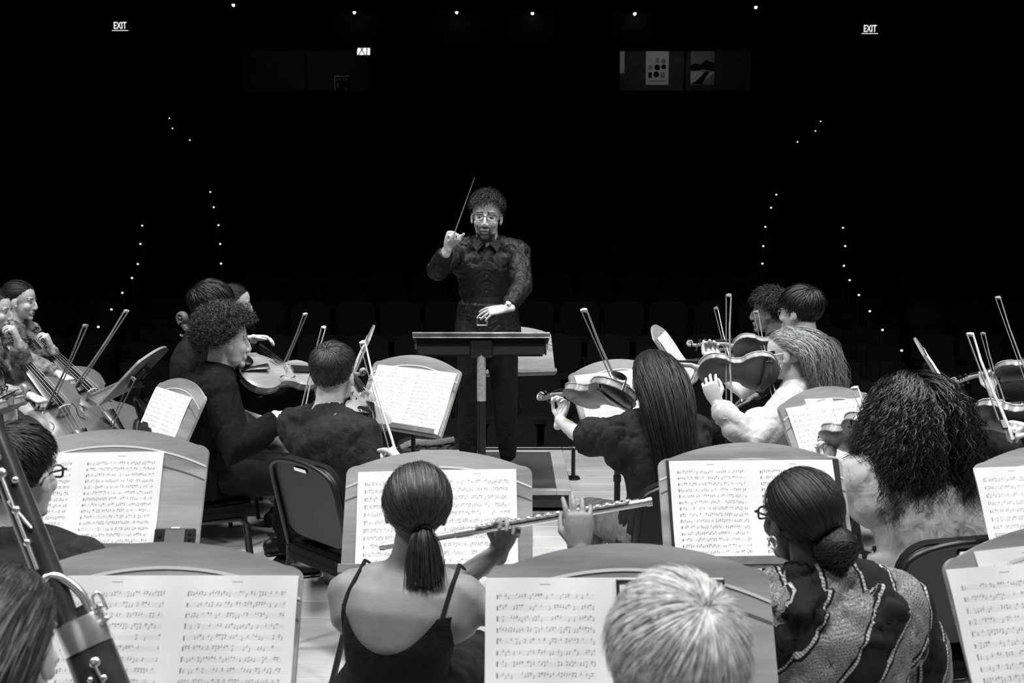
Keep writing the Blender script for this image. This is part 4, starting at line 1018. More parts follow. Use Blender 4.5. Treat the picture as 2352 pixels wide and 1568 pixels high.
# back wall with two control booth windows, side walls, ceiling
WY, CZ = 26.4, 7.62
w1 = (P(553, 112, WY), P(850, 212, WY)); w2 = (P(1420, 112, WY), P(1726, 215, WY))
m = MB()
def slab(x0, x1, z0, z1, y=WY, t=.2): m.box(((x0 + x1) / 2, y + t / 2, (z0 + z1) / 2), (x1 - x0, t, z1 - z0))
zt, zb = w1[0][2], w1[1][2]
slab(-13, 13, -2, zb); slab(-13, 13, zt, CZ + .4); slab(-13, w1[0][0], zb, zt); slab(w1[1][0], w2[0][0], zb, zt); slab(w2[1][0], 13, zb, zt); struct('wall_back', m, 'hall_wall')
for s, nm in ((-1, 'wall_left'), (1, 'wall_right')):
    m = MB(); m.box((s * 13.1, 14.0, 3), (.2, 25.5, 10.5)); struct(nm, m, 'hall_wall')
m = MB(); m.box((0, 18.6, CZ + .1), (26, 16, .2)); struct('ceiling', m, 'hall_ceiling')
for i, (a, b) in enumerate((w1, w2)):
    x0, x1 = a[0], b[0]; W_ = x1 - x0; H_ = zt - zb; cx_, cz_ = (x0 + x1) / 2, (zt + zb) / 2
    e = empty('window_%d' % (i + 1), (cx_, WY, cz_)); e['kind'] = 'structure'
    for nm, c, d in (('frame', (0, 0, H_ / 2 - .02), (W_, .12, .05)), ('frame', (0, 0, -H_ / 2 + .02), (W_, .12, .05)), ('frame', (-W_ / 2 + .02, 0, 0), (.05, .12, H_)), ('frame', (W_ / 2 - .02, 0, 0), (.05, .12, H_)), ('mullion', (.0, 0, 0), (.05, .12, H_))):
        m = MB(); m.box((c[0], .04, c[2]), d); link(nm, m.mesh(nm, 'window_frame', False), e)
    for s in (-1, 1):
        m = MB(); m.box((s * (W_ / 4), .03, 0), (W_ / 2 - .05, .008, H_ - .06)); link('pane', m.mesh('pane', 'window_glass', False), e)
    d = 2.2; y0 = WY + .2; bo = empty('wall_booth_%d' % (i + 1), (0, 0, 0)); bo['kind'] = 'structure'
    for c, dd in [((cx_, y0 + d, cz_), (W_ + .8, .06, H_ + .9)), ((cx_, y0 + d / 2, cz_ - H_ / 2 - .42), (W_ + .8, d, .06)), ((cx_, y0 + d / 2, cz_ + H_ / 2 + .42), (W_ + .8, d, .06))] + [((cx_ + s * (W_ / 2 + .4), y0 + d / 2, cz_), (.06, d, H_ + .9)) for s in (-1, 1)]:
        m = MB(); m.box(c, dd); link('booth_panel', m.mesh('booth_panel', 'booth_dark', False), bo)
    l = bpy.data.lights.new('booth_light', 'POINT'); l.energy = (5.0, 13.0)[i]; l.shadow_soft_size = .04; lo = bpy.data.objects.new('booth_light', l); COL.objects.link(lo); lo.location = (cx_ - .3, y0 + .14, cz_ + H_ / 2 + .30)  # unseen point light added inside each booth to brighten its posters
BY = WY + .2 + 2.2 - .045
def flat(px0, py0, px1, py1, Y): a, b = P(px0, py0, Y), P(px1, py1, Y); return a[0], b[0], b[2], a[2]
def poster(label, box, shapes, bg='paper_plain', Y=BY):
    x0, x1, z0, z1 = flat(*box, Y); e = empty('poster', ((x0 + x1) / 2, Y, (z0 + z1) / 2)); tag(e, label, 'poster')
    W_, H_ = x1 - x0, z1 - z0; m = MB(); m.box((0, 0, 0), (W_, .012, H_)); link('sheet', m.mesh('poster_sheet', bg, False), e)
    for i, (mt, poly) in enumerate(shapes):
        m = MB(); m.prism([((a - .5) * W_, (b - .5) * H_) for a, b in poly], .003, (0, -.0075 - .0006 * i, 0), np.array([[1, 0, 0], [0, 0, 1], [0, -1, 0]])); link('print', m.mesh('poster_print', mt, False), e)
circ = lambda cx, cy, r, q=1.0: [(cx + r * math.cos(2 * math.pi * i / 16), cy + r * q * math.sin(2 * math.pi * i / 16)) for i in range(16)]
rect = lambda x0, y0, x1, y1: [(x0, y0), (x1, y0), (x1, y1), (x0, y1)]
poster('pale poster with rows of dark round and square shapes', (1484, 115, 1535, 195), [('seat_fabric', circ(.46, .30, .13, .66)), ('seat_fabric', circ(.50, .50, .13, .66)), ('seat_fabric', circ(.78, .52, .11, .66)), ('tape_grey', rect(.12, .44, .28, .56)), ('seat_fabric', rect(.12, .20, .26, .36)), ('tape_grey', rect(.66, .20, .84, .36)), ('tape_grey', rect(.44, .62, .58, .78)), ('tape_grey', circ(.76, .68, .11, .66)), ('tape_grey', rect(.12, .10, .88, .125))])
poster('dark landscape poster of a winding road below hills', (1587, 115, 1640, 195), [('tape_grey', rect(0, .55, 1, .74)), ('seat_fabric', [(.0, .42), (.25, .40), (.5, .45), (1, .40), (1, .62), (.82, .68), (.62, .70), (.4, .58), (.2, .62), (0, .56)]), ('paper_plain', [(0, .05), (.22, .10), (.45, .28), (.6, .38), (.3, .40), (0, .38)]), ('seat_fabric', [(.05, .02), (.5, .02), (.62, .22), (.78, .38), (.62, .38), (.40, .20)]), ('paper_plain', [(.6, .12), (1, .34), (1, .38), (.8, .36)])], 'booth_wall')
poster('small framed picture of dark figures in the left booth', (768, 174, 802, 214), [('seat_fabric', rect(.06, 0, 1, .95)), ('tape_grey', circ(.2, .75, .07)), ('tape_grey', circ(.4, .8, .07)), ('tape_grey', circ(.62, .78, .07)), ('tape_grey', circ(.84, .8, .07)), ('tape_grey', rect(.15, .3, .3, .6)), ('tape_grey', [(.62, .0), (.78, .4), (.95, .0)])])
x0, x1, z0, z1 = flat(1424, 116, 1434, 168, BY); m = MB(); m.box(((x0 + x1) / 2, BY, (z0 + z1) / 2), (x1 - x0, .02, z1 - z0)); o = link('notice', m.mesh('notice', 'paper_plain', False)); tag(o, 'narrow pale notice at the left end of the right booth', 'notice')
# lit blind seen at the top of the left booth
x0, x1, z0, z1 = flat(815, 110, 850, 126, WY - .03); e = empty('lit_panel', ((x0 + x1) / 2, WY - .03, (z0 + z1) / 2)); tag(e, 'small bright lit panel with dark slanted bars above the left booth', 'lamp')
m = MB(); m.box((.03, 0, 0), ((x1 - x0) - .06, .02, z1 - z0), bev=.004); link('diffuser', m.mesh('lit_diffuser', 'booth_light', False), e)
for a, b in ((-.10, .02), (.06, -.04), (.11, .12), (-.16, -.13)):
    m = MB(); m.tube([(a, -.014, -.09), (b, -.014, .09)], .012, 6); link('bar', m.mesh('lit_bar', 'black_metal'), e)
# exit signs
def text_mesh(s, size):
    c = bpy.data.curves.new('t', 'FONT'); c.body = s; c.size = size; c.extrude = .004; c.align_x = 'CENTER'; c.align_y = 'CENTER'; c.offset = .0015; o = bpy.data.objects.new('t', c); COL.objects.link(o)
    dg = bpy.context.evaluated_depsgraph_get(); me = bpy.data.meshes.new_from_object(o.evaluated_get(dg)); bpy.data.objects.remove(o); me.materials.clear(); me.materials.append(MATS['exit_glow']); return me
ex = text_mesh('EXIT', .235)
for (px, py, nm) in ((276, 60, 'left'), (1998, 67, 'right')):
    p = P(px, py, WY - .06); e = empty('exit_sign', p); tag(e, 'lit EXIT sign high on the %s of the hall wall' % nm, 'exit sign', 'exit signs')
    m = MB(); m.box((0, .02, 0), (.44, .05, .25), bev=.006); link('sign_body', m.mesh('exit_body', 'sign_face', False), e)
    t = link('letters', ex, e, (0, -.012, .005)); t.rotation_euler = (R(90), 0, 0); t.scale = (.70, 1.05, 1)
    m = MB(); m.box((0, -.006, -.112), (.42, .012, .014)); link('light_strip', m.mesh('exit_strip', 'exit_glow', False), e)
# ceiling downlights
lm = MB(); lm.tube([(0, 0, 0), (0, 0, .30)], [.09, .07], 14); can = lm.mesh('downlight_can', 'black_metal'); lm = MB(); lm.ell((0, 0, -.01), (.032, .032, .032), n=12); bul = lm.mesh('downlight_bulb', 'bulb_glow')
for i_, (px, py) in enumerate(((536, 11), (814, 28), (1049, 28), (1223, 30), (1458, 31), (1736, 16))):
    D = (7.32 - CAMH) / ray(px, py)[2]; p = P(px, py, D); e = empty('ceiling_light', p); tag(e, '%s of the six small ceiling downlights counted from the left' % ('first', 'second', 'third', 'fourth', 'fifth', 'sixth')[i_], 'light', 'ceiling downlights of the hall'); link('can', can, e); link('bulb', bul, e)
# ------------------------------------------------------------------ conductor, desk, baton
Z = V3(0, 0, 1)
def bow_hand(b, shr, n=None):
    """wrist and hand frame for a right hand closed on the frog of a bow"""
    fr = b['frog'] + b['x'] * .03; d = unit(fr - (shr - Z * .10)); nn = -b['z'] if False else (-Z if n is None else n)
    side = np.cross(b['x'], d); w_ = fr - d * .105 - b['z'] * .015 + Z * .02
    nn = unit(np.asarray(nn) - d * np.dot(nn, d))
    return w_, dict(d=d - Z * .15, n=nn, pose=(48, 50, 25))
def neck_hand(F, a=.02, up=-.085, sidey=-.030):
    """wrist and hand frame for a left hand around the neck of a fiddle near the nut"""
    x0 = F['nut'] - a * F['k']; w_ = F['at'](x0, sidey, F['rib'] + up); return w_, dict(d=F['z'] + F['x'] * .12, n=F['y'], pose=(42, 62, 38))

cond_head = P(1118, 497, 6.02)
cond = person('conductor in a black shirt and glasses raising a baton', cond_head, 180, hyaw=184, hp=6, hr=3, k=1.04, hs=1.11, stand=PZ, lean=.03, build=1.04,
    wr=P(1028, 572, 5.62), pr=V3(-.75, .1, -1), hr_=dict(d=Z * 1.0 + V3(.28, -.10, 0), n=V3(.75, -.6, .0), pose='fist'),
    wl=P(1163, 709, 5.66), pl=V3(1, .35, -.4), hl=dict(d=V3(-1, -.12, -.12), n=V3(-.1, .45, -.8), pose=(12, 16, 10), spread=7),
    skin='skin_light', top=('black_shirt', 'long', .014), bottom='black_cloth', hair=dict(style='short', n=4200, len=.052, up=.65, mess=.7, curl=.005, w=.0022, beard=True, fade=.8, front=.62, thick=.010), hairmat='hair_black', glasses='thin', amp=.0065, shift=(0, -.02))
b_ = cond['base']; c_ = cond['body']
# collar, buttons, belt buckle and watch
nk = cond['neck']; mb = MB()
for s in (-1, 1):
    q4 = [nk - b_ + V3(*v_) for v_ in ((s * .072, .03, .048), (s * .066, -.030, .040), (s * .014, -.078, -.005), (s * .058, -.112, -.052), (s * .096, -.040, .002))]
    n_ = V3(s * .35, -.8, .5) * .007; k_ = len(q4); F5 = [tuple(range(k_)), tuple(range(2 * k_ - 1, k_ - 1, -1))] + [(i, k_ + i, k_ + (i + 1) % k_, (i + 1) % k_) for i in range(k_)]
    mb.add([p_ + n_ for p_ in q4] + [p_ - n_ for p_ in q4], F5)
mb.tube([nk - b_ + V3(.070 * math.cos(a), .012 + .062 * math.sin(a), .044) for a in np.linspace(-.3, math.pi + .3, 15)], [(.004, .022)] * 15, 8, up=Z)
link('collar', mb.mesh('collar', 'black_shirt'), c_)
for t_ in (.80, .62, .44, .28):
    q = cond['hip'] + (nk - cond['hip']) * t_ + cond['f'] * (.134 if t_ > .5 else .130) - b_; mb = MB(); mb.tube([q, q + V3(0, -.005, 0)], .006, 10); link('button', mb.mesh('button', 'button_grey'), c_)
q = P(1108, 738, 5.87) - b_; mb = MB(); mb.tube([q + V3(x * .032, 0, z_ * .022) for x, z_ in ((-1, -1), (1, -1), (1, 1), (-1, 1), (-1, -1))], .004, 6); mb.box(q + V3(.028, -.004, 0), (.008, .008, .05)); link('belt_buckle', mb.mesh('belt_buckle', 'chrome'), c_)
wl_ = cond['wl']; ax = unit(wl_ - cond['el']); wc = wl_ - ax * .012; u_ = unit(V3(.1, -.75, .65) - ax * np.dot(V3(.1, -.75, .65), ax)); v_ = np.cross(ax, u_); mb = MB()
mb.tube([wc + (u_ * math.cos(a) * .027 + v_ * math.sin(a) * .030) - b_ for a in np.linspace(0, 2 * math.pi, 21)], [(.002, .008)] * 21, 8, up=ax); wst = link('watch', mb.mesh('watch_strap', 'chrome'), c_)
mb = MB(); mb.tube([wc + u_ * .026 - b_, wc + u_ * .036 - b_], .0185, 20); link('watch_case', mb.mesh('watch_case', 'chrome'), wst)
mb = MB(); mb.tube([wc + u_ * .0361 - b_, wc + u_ * .0366 - b_], .0155, 20); link('watch_dial', mb.mesh('watch_dial', 'watch_face'), wst)
hb = P(1044, 535, 5.56); tp = P(1090, 408, 5.42); ax = unit(tp - hb); e = empty('baton', hb); tag(e, 'thin pale conducting baton held upright', 'baton')
mb = MB(); mb.tube([(0, 0, 0), tuple(tp - hb)], [.0032, .0014], 8); link('shaft', mb.mesh('baton_shaft', 'bow_pale'), e)
mb = MB(); mb.tube([tuple(-ax * .055), tuple(-ax * .03), (0, 0, 0), tuple(ax * .008)], [.006, .010, .006, .004], 10); link('handle', mb.mesh('baton_handle', 'inlay_pale'), e)

# the conductor's desk
cs = P(1105, 768, 5.50); e = empty('conductor_stand', (cs[0], cs[1], 0)); tag(e, 'wide black conductor desk with a worn metal edge', 'music stand'); zt_ = cs[2]
s_ = .760; t_ = R(9); ax = np.array([[1, 0, 0], [0, math.cos(t_), -math.sin(t_)], [0, math.sin(t_), math.cos(t_)]])
mb = MB(); mb.box(V3(0, .16, zt_ - .022), (s_, .32, .014), ax, bev=.003); link('desk', mb.mesh('conductor_desk', 'black_metal', False), e)
mb = MB(); mb.box(V3(0, .0, zt_ - .001), (s_ + .004, .012, .026), bev=.004); mb.tube([(-s_ / 2, -.006, zt_ + .010), (s_ / 2, -.006, zt_ + .010)], .005, 8); mb.tube([(-s_ / 2, -.006, zt_ - .016), (s_ / 2, -.006, zt_ - .016)], .003, 8); link('edge_trim', mb.mesh('edge_trim', 'worn_steel'), e)
mb = MB(); mb.prism([(-s_ / 2 + .03, -.10), (s_ / 2 - .03, -.10), (s_ / 2, -.015), (s_ / 2 - .0, 0), (-s_ / 2, 0), (-s_ / 2, -.015)], .006, (0, .05, zt_ - .018), np.array([[1, 0, 0], [0, .25, .97], [0, -.97, .25]])); link('back_panel', mb.mesh('desk_back_panel', 'black_plastic', False), e)
mb = MB(); mb.box(V3(0, .15, zt_ - .125), (s_ - .07, .18, .010)); link('shelf', mb.mesh('desk_shelf', 'black_metal', False), e)
for s in (-1, 1):
    mb = MB(); mb.box(V3(s * (s_ / 2 - .02), .13, zt_ - .075), (.008, .20, .09)); link('side_panel', mb.mesh('desk_side', 'black_metal', False), e)
    mb = MB(); mb.tube([(s * (s_ / 2 - .016), .02, zt_ - .085), (s * (s_ / 2 - .016), .02, zt_ - .055)], .007, 8); link('knob', mb.mesh('desk_knob', 'chrome'), e)
mb = MB(); mb.box(V3(0, .05, zt_ - .08), (.13, .09, .10), bev=.01); link('clamp', mb.mesh('desk_clamp', 'black_plastic', False), e)
mb = MB(); mb.tube([(0, .03, .03), (0, .03, zt_ - .12)], .024, 16); link('pole', mb.mesh('desk_pole', 'black_metal'), e)
mb = MB(); mb.tube([(0, .03, P(1105, 922, 5.5)[2]), (0, .03, P(1105, 815, 5.5)[2])], .0255, 16); link('tape_wrap', mb.mesh('desk_tape', 'tape_grey'), e)
mb = MB(); mb.box(V3(0, .03, .016), (.56, .34, .030), bev=.006); link('base', mb.mesh('desk_base', 'black_metal', False), e)

# soft bag on the floor at the front of the stage, left of the podium
bp = P(985, 1030, 7.42); e = empty('shoulder_bag', (bp[0], bp[1], 0)); tag(e, 'slumped black shoulder bag on the floor left of the podium', 'bag')
mb = MB(); mb.box((0, 0, .085), (.46, .24, .15), bev=.05); mb.ell((-.10, 0, .13), (.14, .11, .05)); mb.ell((.13, 0, .12), (.11, .10, .06)); V, F, N = fuse(mb, .012, 3); V = fold(V, N, .018, 11, 2); V[:, 2] = np.maximum(V[:, 2], .004); link('bag_body', np_mesh('bag_body', V, F, ['bag_nylon']), e)
mb = MB(); mb.tube(smooth_path([(-.2, -.10, .12), (-.1, -.13, .17), (.05, -.12, .165), (.2, -.10, .185)], 16), [(.022, .004)] * 17, 8, up=(0, -1, 0)); link('strap', mb.mesh('bag_strap', 'tape_grey'), e)
mb = MB(); mb.tube(smooth_path([(-.02, -.135, .03), (.06, -.14, .09), (.16, -.13, .11), (.22, -.12, .05)], 12), .006, 6); link('cord', mb.mesh('bag_cord', 'black_metal'), e)
# low pole beside the podium
bp = P(1299, 1010, 6.85); bp[0] = .43; e = empty('floor_stand', (bp[0], 6.85, 0)); tag(e, 'short black floor stand with a chrome collar right of the podium', 'stand')
mb = MB(); mb.tube([(0, 0, .01), (0, 0, .24)], .014, 10); link('pole', mb.mesh('fs_pole', 'black_metal'), e); mb = MB(); mb.tube([(0, 0, .225), (0, 0, .235)], .03, 14); link('collar', mb.mesh('fs_collar', 'chrome'), e); mb = MB(); mb.tube([(0, 0, .0), (0, 0, .014)], [.05, .045], 18); link('base', mb.mesh('fs_base', 'black_metal'), e)

# ------------------------------------------------------------------ front rows: flutist, poncho, fair head, left corner
fl0, fl1 = P(872, 1256, 2.50), P(1496, 1151, 2.46); fx = unit(fl1 - fl0)
flutist = person('flutist in a dark camisole with a low ponytail', P(956, 1172, 2.36), 8, hyaw=-6, hp=8, hr=-4, fem=True, k=.97, lean=.04, side=.02, bare=True, arm=1.0, shoulder=.140,
    wr=P(1332, 1262, 2.33), pr=V3(.7, -.35, -.9), hr_=dict(d=V3(-.03, .30, .95), n=V3(-.05, .9, -.3), pose=(8, 22, 25), spread=6),
    wl=P(1150, 1262, 2.52), pl=V3(-.3, .5, -1), hl=dict(d=V3(.25, -.1, 1), n=V3(.15, -1, .1), pose=(45, 55, 30)),
    skin='skin_mid', top=('black_cloth', 'camisole', .17, [[(.125, .22), (.128, .28), (.10, .36), (.075, .40)], [(-.105, .22), (-.118, .30), (-.128, .36), (-.13, .40)]]), bottom='dark_jeans', hair=dict(style='pony', n=5200, lift=.016, w=.0020, tie=(-.74, -.22, -.78), tail=.13, tail_n=1500, tail_dir=(.05, -.1, .25)), hairmat='hair_brown', backless=True, chair='black padded stool of the flutist', shift=(.02, .01))
e = empty('flute', M=frame(fl0, fx, unit(np.cross(Z, fx)), np.cross(fx, unit(np.cross(Z, fx))))); tag(e, 'silver flute with keys held out to the right', 'flute'); FL = np.linalg.norm(fl1 - fl0)
mb = MB(); mb.tube([(0, 0, 0), (.012, 0, 0), (.014, 0, 0), (.20, 0, 0), (.202, 0, 0), (.245, 0, 0), (.247, 0, 0), (FL, 0, 0)], [.0085, .0105, .0095, .0095, .0115, .0115, .0095, .0095], 16); link('tube', mb.mesh('flute_tube', 'silver'), e)
mb = MB(); mb.ell((.085, 0, .0085), (.016, .010, .004), n=14); link('lip_plate', mb.mesh('flute_lip', 'silver'), e)
mb = MB(); mb.tube([(.255, -.009, .010), (FL - .06, -.009, .010)], .0022, 8); link('key_rod', mb.mesh('flute_rod', 'silver'), e)
for i in range(16):
    x = .265 + i * (FL - .30) / 16; mb = MB(); mb.tube([(x, 0, .009), (x, 0, .0135)], [.0090, .0105], 12); mb.tube([(x, 0, .0135), (x, 0, .0150)], [.0055, .004], 10); mb.tube([(x, -.009, .010), (x, 0, .013)], .002, 6); link('key', mb.mesh('flute_key', 'silver'), e)
mb = MB(); mb.tube([(FL - .10, .010, .004), (FL - .03, .010, .008)], .002, 6); mb.tube([(FL - .012, 0, 0), (FL + .002, 0, 0)], .0115, 16); link('foot_ring', mb.mesh('flute_foot', 'silver'), e)

bun = person('woman in a striped woven poncho with a low bun', P(1838, 1190, 2.20), -6, hyaw=-24, hp=4, fem=True, k=.98, lean=.03, skin='skin_dark', top=('poncho', 'poncho', .032), bottom='dark_jeans',
    hair=dict(style='bun', n=4600, lift=.010, w=.0020, tie=(-.72, -.20, -.78), bun_r=.046, bun_n=1600, front=.55), hairmat='hair_black', glasses='thick', backless=True, chair='black padded stool under the striped poncho', amp=.008, extra=dict(topname='poncho'), shift=(-.05, 0))
A_ = bun['A']; G_ = lambda q: bun['hc'] + (np.array(q) * bun['hk']) @ A_ - bun['base']; mb = MB()
mb.tube([np.array(G_((.004, .082, -.052))) + A_[0] * math.cos(a) * .014 + A_[2] * math.sin(a) * .014 for a in np.linspace(0, 2 * math.pi, 21)], .0022, 8); link('hoop_earring', mb.mesh('hoop_earring', 'silver'), bun['body'])
person('fair-haired player with short hair nearest the camera', P(1556, 1556, 1.22), 0, hp=12, k=.98, lean=.06, skin='skin_light', top=('black_cloth', 'long'), hair=dict(style='short', n=12000, len=.070, up=.30, mess=.16, w=.0011, whorl=(-.62, -.30, .72), fade=.35, low=-.8), hairmat='hair_fair', backless=True, chair='black padded stool of the fair-haired player')
person('dark-haired player with glasses half hidden at the left edge', P(42, 1092, 2.42), 10, hyaw=13, hp=6, k=1.0, lean=.06, skin='skin_light', top=('charcoal_cloth', 'long'), hair=dict(style='short', n=5500, len=.035, up=.35, w=.0018, fade=.5), hairmat='hair_black', glasses='thick', backless=True, chair='black padded stool at the left edge of the second row')
bsn = person('brown-haired bassoonist in the lower left corner', P(-8, 1500, 1.30), 5, hyaw=2, hp=6, fem=True, k=1.0, lean=.05, skin='skin_light', top=('charcoal_cloth', 'long'), hair=dict(style='long', n=6000, len=.34, w=.0020, vol=.02, m=14), hairmat='hair_brown', backless=True, chair='black padded stool of the bassoonist')
# bassoon
b0, b1 = P(272, 1660, 1.62), P(-40, 860, 1.78); x = unit(b1 - b0); c = (b0 + b1) / 2; vw = unit(V3(0, 0, CAMH) - c); yv = unit(np.cross(vw, x)); zv = np.cross(x, yv); BL = np.linalg.norm(b1 - b0)
e = empty('bassoon', M=frame(b0, x, yv, zv)); tag(e, 'dark wooden bassoon with silver keys slanting across the lower left', 'bassoon')
xb = float(np.dot(P(195, 1452, 1.66) - b0, x))
def bp_(n, mb, mt): return link(n, mb.mesh(n, mt), e)
mb = MB(); mb.tube([(-.18, 0, 0), (xb - .02, 0, 0)], [(.042, .026), (.040, .025)], 20, up=(0, 0, 1)); bp_('boot_joint', mb, 'bassoon_wood')
mb = MB(); mb.tube([(xb - .028, 0, 0), (xb - .022, 0, 0), (xb + .022, 0, 0), (xb + .026, 0, 0)], [(.042, .027), (.0425, .0275), (.0425, .0275), (.042, .027)], 24, up=(0, 0, 1)); bp_('ferrule', mb, 'silver')
mb = MB(); mb.tube([(xb, .018, 0), (xb + .12, .018, 0), (BL + .2, .020, 0)], [.0225, .024, .021], 18); bp_('long_joint', mb, 'bassoon_wood')
mb = MB(); mb.tube([(xb, -.018, 0), (xb + .035, -.018, 0), (xb + .045, -.018, 0)], [.019, .019, .013], 16); bp_('wing_joint', mb, 'bassoon_wood')
mb = MB(); mb.tube(smooth_path([(xb + .02, -.022, .012), (xb + .06, -.020, .016), (xb + .095, -.004, .018), (xb + .112, .016, .018), (xb + .105, .032, .020), (xb + .085, .040, .020)], 24), [.0075] * 20 + [.009] * 5, 12); bp_('bocal', mb, 'silver')
for xx, yy, r0 in ((xb - .055, .0, .009), (xb - .085, -.004, .006), (xb - .078, .016, .005), (xb - .090, .022, .005), (xb - .12, .0, .009), (xb - .118, -.016, .006), (xb - .13, .018, .006), (xb - .155, -.01, .008), (xb + .18, .03, .006), (xb + .24, .028, .007), (xb + .29, .012, .006), (xb + .31, .03, .010), (xb + .34, .028, .009), (xb + .028, -.040, .005), (xb + .005, -.042, .005)):
    zz = .026 if xx < xb else .024
    mb = MB(); mb.tube([(xx, yy, zz - .006), (xx, yy, zz + .002)], r0, 12); mb.ell((xx, yy, zz + .003), (r0, r0, .004), n=12); bp_('key', mb, 'silver')
for a_, b__ in (((xb - .06, .002, .029), (xb - .15, -.006, .029)), ((xb + .13, .030, .026), (xb + .36, .030, .026)), ((xb + .20, .016, .027), (xb + .26, .034, .025))):
    mb = MB(); mb.tube([a_, b__], .0028, 8); bp_('key_rod', mb, 'silver')
mb = MB(); mb.tube(smooth_path([(xb + .03, -.030, .012), (xb + .05, -.034, .012), (xb + .052, -.046, .010), (xb + .02, -.048, .008)], 10), .003, 8); bp_('lock', mb, 'silver')

# ------------------------------------------------------------------ stands and sheets, nearest first
SA = stand('oak music stand nearest the camera on the left', P(392, 1246, 1.98), 0); sheets('open sheet music on the nearest left stand', SA, du=.030, w=.240, h=.29)
SB = stand('oak music stand in front of the fair-haired player', P(1436, 1249, 1.93), 0); sheets('open sheet music behind the fair head', SB, du=-.045, w=.232, h=.29)
mb = MB(); 
def clip_frame(S, u0, u1, v0, v1, r=.004, z=.02):
    pts = [S['bc'] + S['r'] * a + S['v'] * b + S['n'] * z for a, b in ((u0, v0), (u0, v1), (u1, v1), (u1, v0))]; m_ = MB(); m_.tube(pts, r, 8); return m_
fo = link('folder', clip_frame(SB, -.02, .185, .02, .298).mesh('folder_edge', 'folder_black')); tag(fo, 'black wire page holder on the stand before the fair-haired player', 'page holder')
SC_ = stand('oak music stand cut by the lower right edge', P(2425, 1202, 1.90), -14); sheets('sheet music on the lower right stand', SC_, du=-.050, w=.235, h=.285, roll=-1, bulge=.010); sheets('loose page behind the music at the lower right', SC_, du=.02, dv=.07, w=.225, h=.265, mat_='sheet_print_faint', z=.0122, bulge=.001, sides=(-1,), roll=1)
SD = stand('oak music stand in the second row at the left', P(274, 988, 2.93), 0); sheets('open sheet music on the left second row stand', SD, du=-.090, w=.243, h=.285, mat_='sheet_print_dense', roll=1)
SE = stand('oak music stand in front of the flutist', P(1011, 1036, 2.96), 0); sheets('open sheet music in front of the flutist', SE, du=.0, w=.236, h=.295, mat_='sheet_print_faint', roll=1.2)
SF = stand('oak music stand in front of the striped poncho', P(1716, 1018, 2.96), -2)
q = MB(); q.prism([(-.258, .012), (.258, .012), (.262, .318), (-.258, .318)], .003); fo = link('music_folder', q.mesh('music_folder', 'folder_black', False)); fo.matrix_world = frame(SF['bc'] + SF['n'] * .0135 + SF['r'] * .004, SF['r'], SF['v'], SF['n']); tag(fo, 'open black music folder behind the pages by the striped poncho', 'folder')
sheets('open pages in the black folder', SF, du=.0, dv=.02, w=.246, h=.295, mat_='sheet_print_dense', z=.018)
SG = stand('oak music stand at the right edge of the second row', P(2415, 1020, 2.92), -10); sheets('sheet music stacked on the right edge stand', SG, du=-.055, w=.235, h=.29, mat_='sheet_print_faint', roll=-1)
SH = stand('oak music stand beside the curly-haired violist', P(432, 872, 4.55), 50); sheets('sheet music on the stand beside the curly-haired violist', SH, du=-.06, w=.215, h=.285, bulge=.004)
SI = stand('oak music stand left of the conductor desk', P(968, 818, 4.62), 38, roll=0); sheets('open sheet music on the stand left of the conductor desk', SI, du=.01, w=.25, h=.29, mat_='sheet_print_dense')
SJ = stand('empty oak music stand behind the conductor', P(1176, 751, 7.12), -12)
SK = stand('oak music stand in front of the long-haired violinist', P(1402, 827, 4.72), -34); sheets('open sheet music in front of the long-haired violinist', SK, du=.0, w=.25, h=.295, mat_='sheet_print_faint')
SL = stand('oak music stand seen from its side behind the long-haired violinist', P(1497, 749, 5.55), -76, tilt=R(36)); sheets('sheet music on the stand seen from its side', SL, du=.03, w=.235, h=.29)
SM = stand('oak music stand between the blonde and the curly-haired violinists', P(1880, 890, 3.95), -34); sheets('open sheet music before the curly-haired violinist', SM, du=-.01, w=.235, h=.29); sheets('loose page tucked behind the music before the curly-haired violinist', SM, du=.02, dv=.045, w=.16, h=.275, sides=(-1,), z=.0125, bulge=.0008, mat_='sheet_print_faint', roll=-4)
SN = stand('music stand seen edge on in front of the cellists', P(372, 800, 5.35), 86, tilt=R(44)); sheets('sheet music on the stand in front of the cellists', SN, w=.235, h=.285)
SO = stand('music stand seen edge on left of the conductor', P(862, 748, 5.75), 83, tilt=R(24)); sheets('sheet music on the edge-on stand left of the conductor', SO, w=.22, h=.27)
SP_ = stand('music stand seen from behind above the curly-haired violinist', P(2098, 778, 5.2), -70, tilt=R(32)); sheets('sheet music on the stand above the curly-haired violinist', SP_, w=.22, h=.27)
# tuner on the second row stand
e = empty('tuner', M=frame(SD['bc'] + SD['r'] * .213 + SD['v'] * .014 + SD['n'] * .018, SD['r'], SD['v'], SD['n'])); tag(e, 'black electronic tuner metronome with a grey screen', 'tuner')
mb = MB(); mb.box((0, .031, .008), (.116, .060, .016), bev=.004); link('case', mb.mesh('tuner_case', 'black_plastic', False), e)
mb = MB(); mb.box((.002, .038, .0165), (.056, .036, .002)); link('screen', mb.mesh('tuner_screen', 'lcd', False), e)
for x_, y_, r_ in ((.028, .010, .005), (-.042, .040, .006), (-.042, .020, .004), (.044, .045, .004), (.044, .030, .004)):
    mb = MB(); mb.tube([(x_, y_, .015), (x_, y_, .019)], r_, 12); link('button', mb.mesh('tuner_button', 'tape_grey' if r_ == .005 else 'black_metal'), e)
mb = MB(); mb.tube([(-.012, .0605, .008), (.012, .0605, .008)], .004, 8); link('lamp_bar', mb.mesh('tuner_lamp', 'ivory'), e)
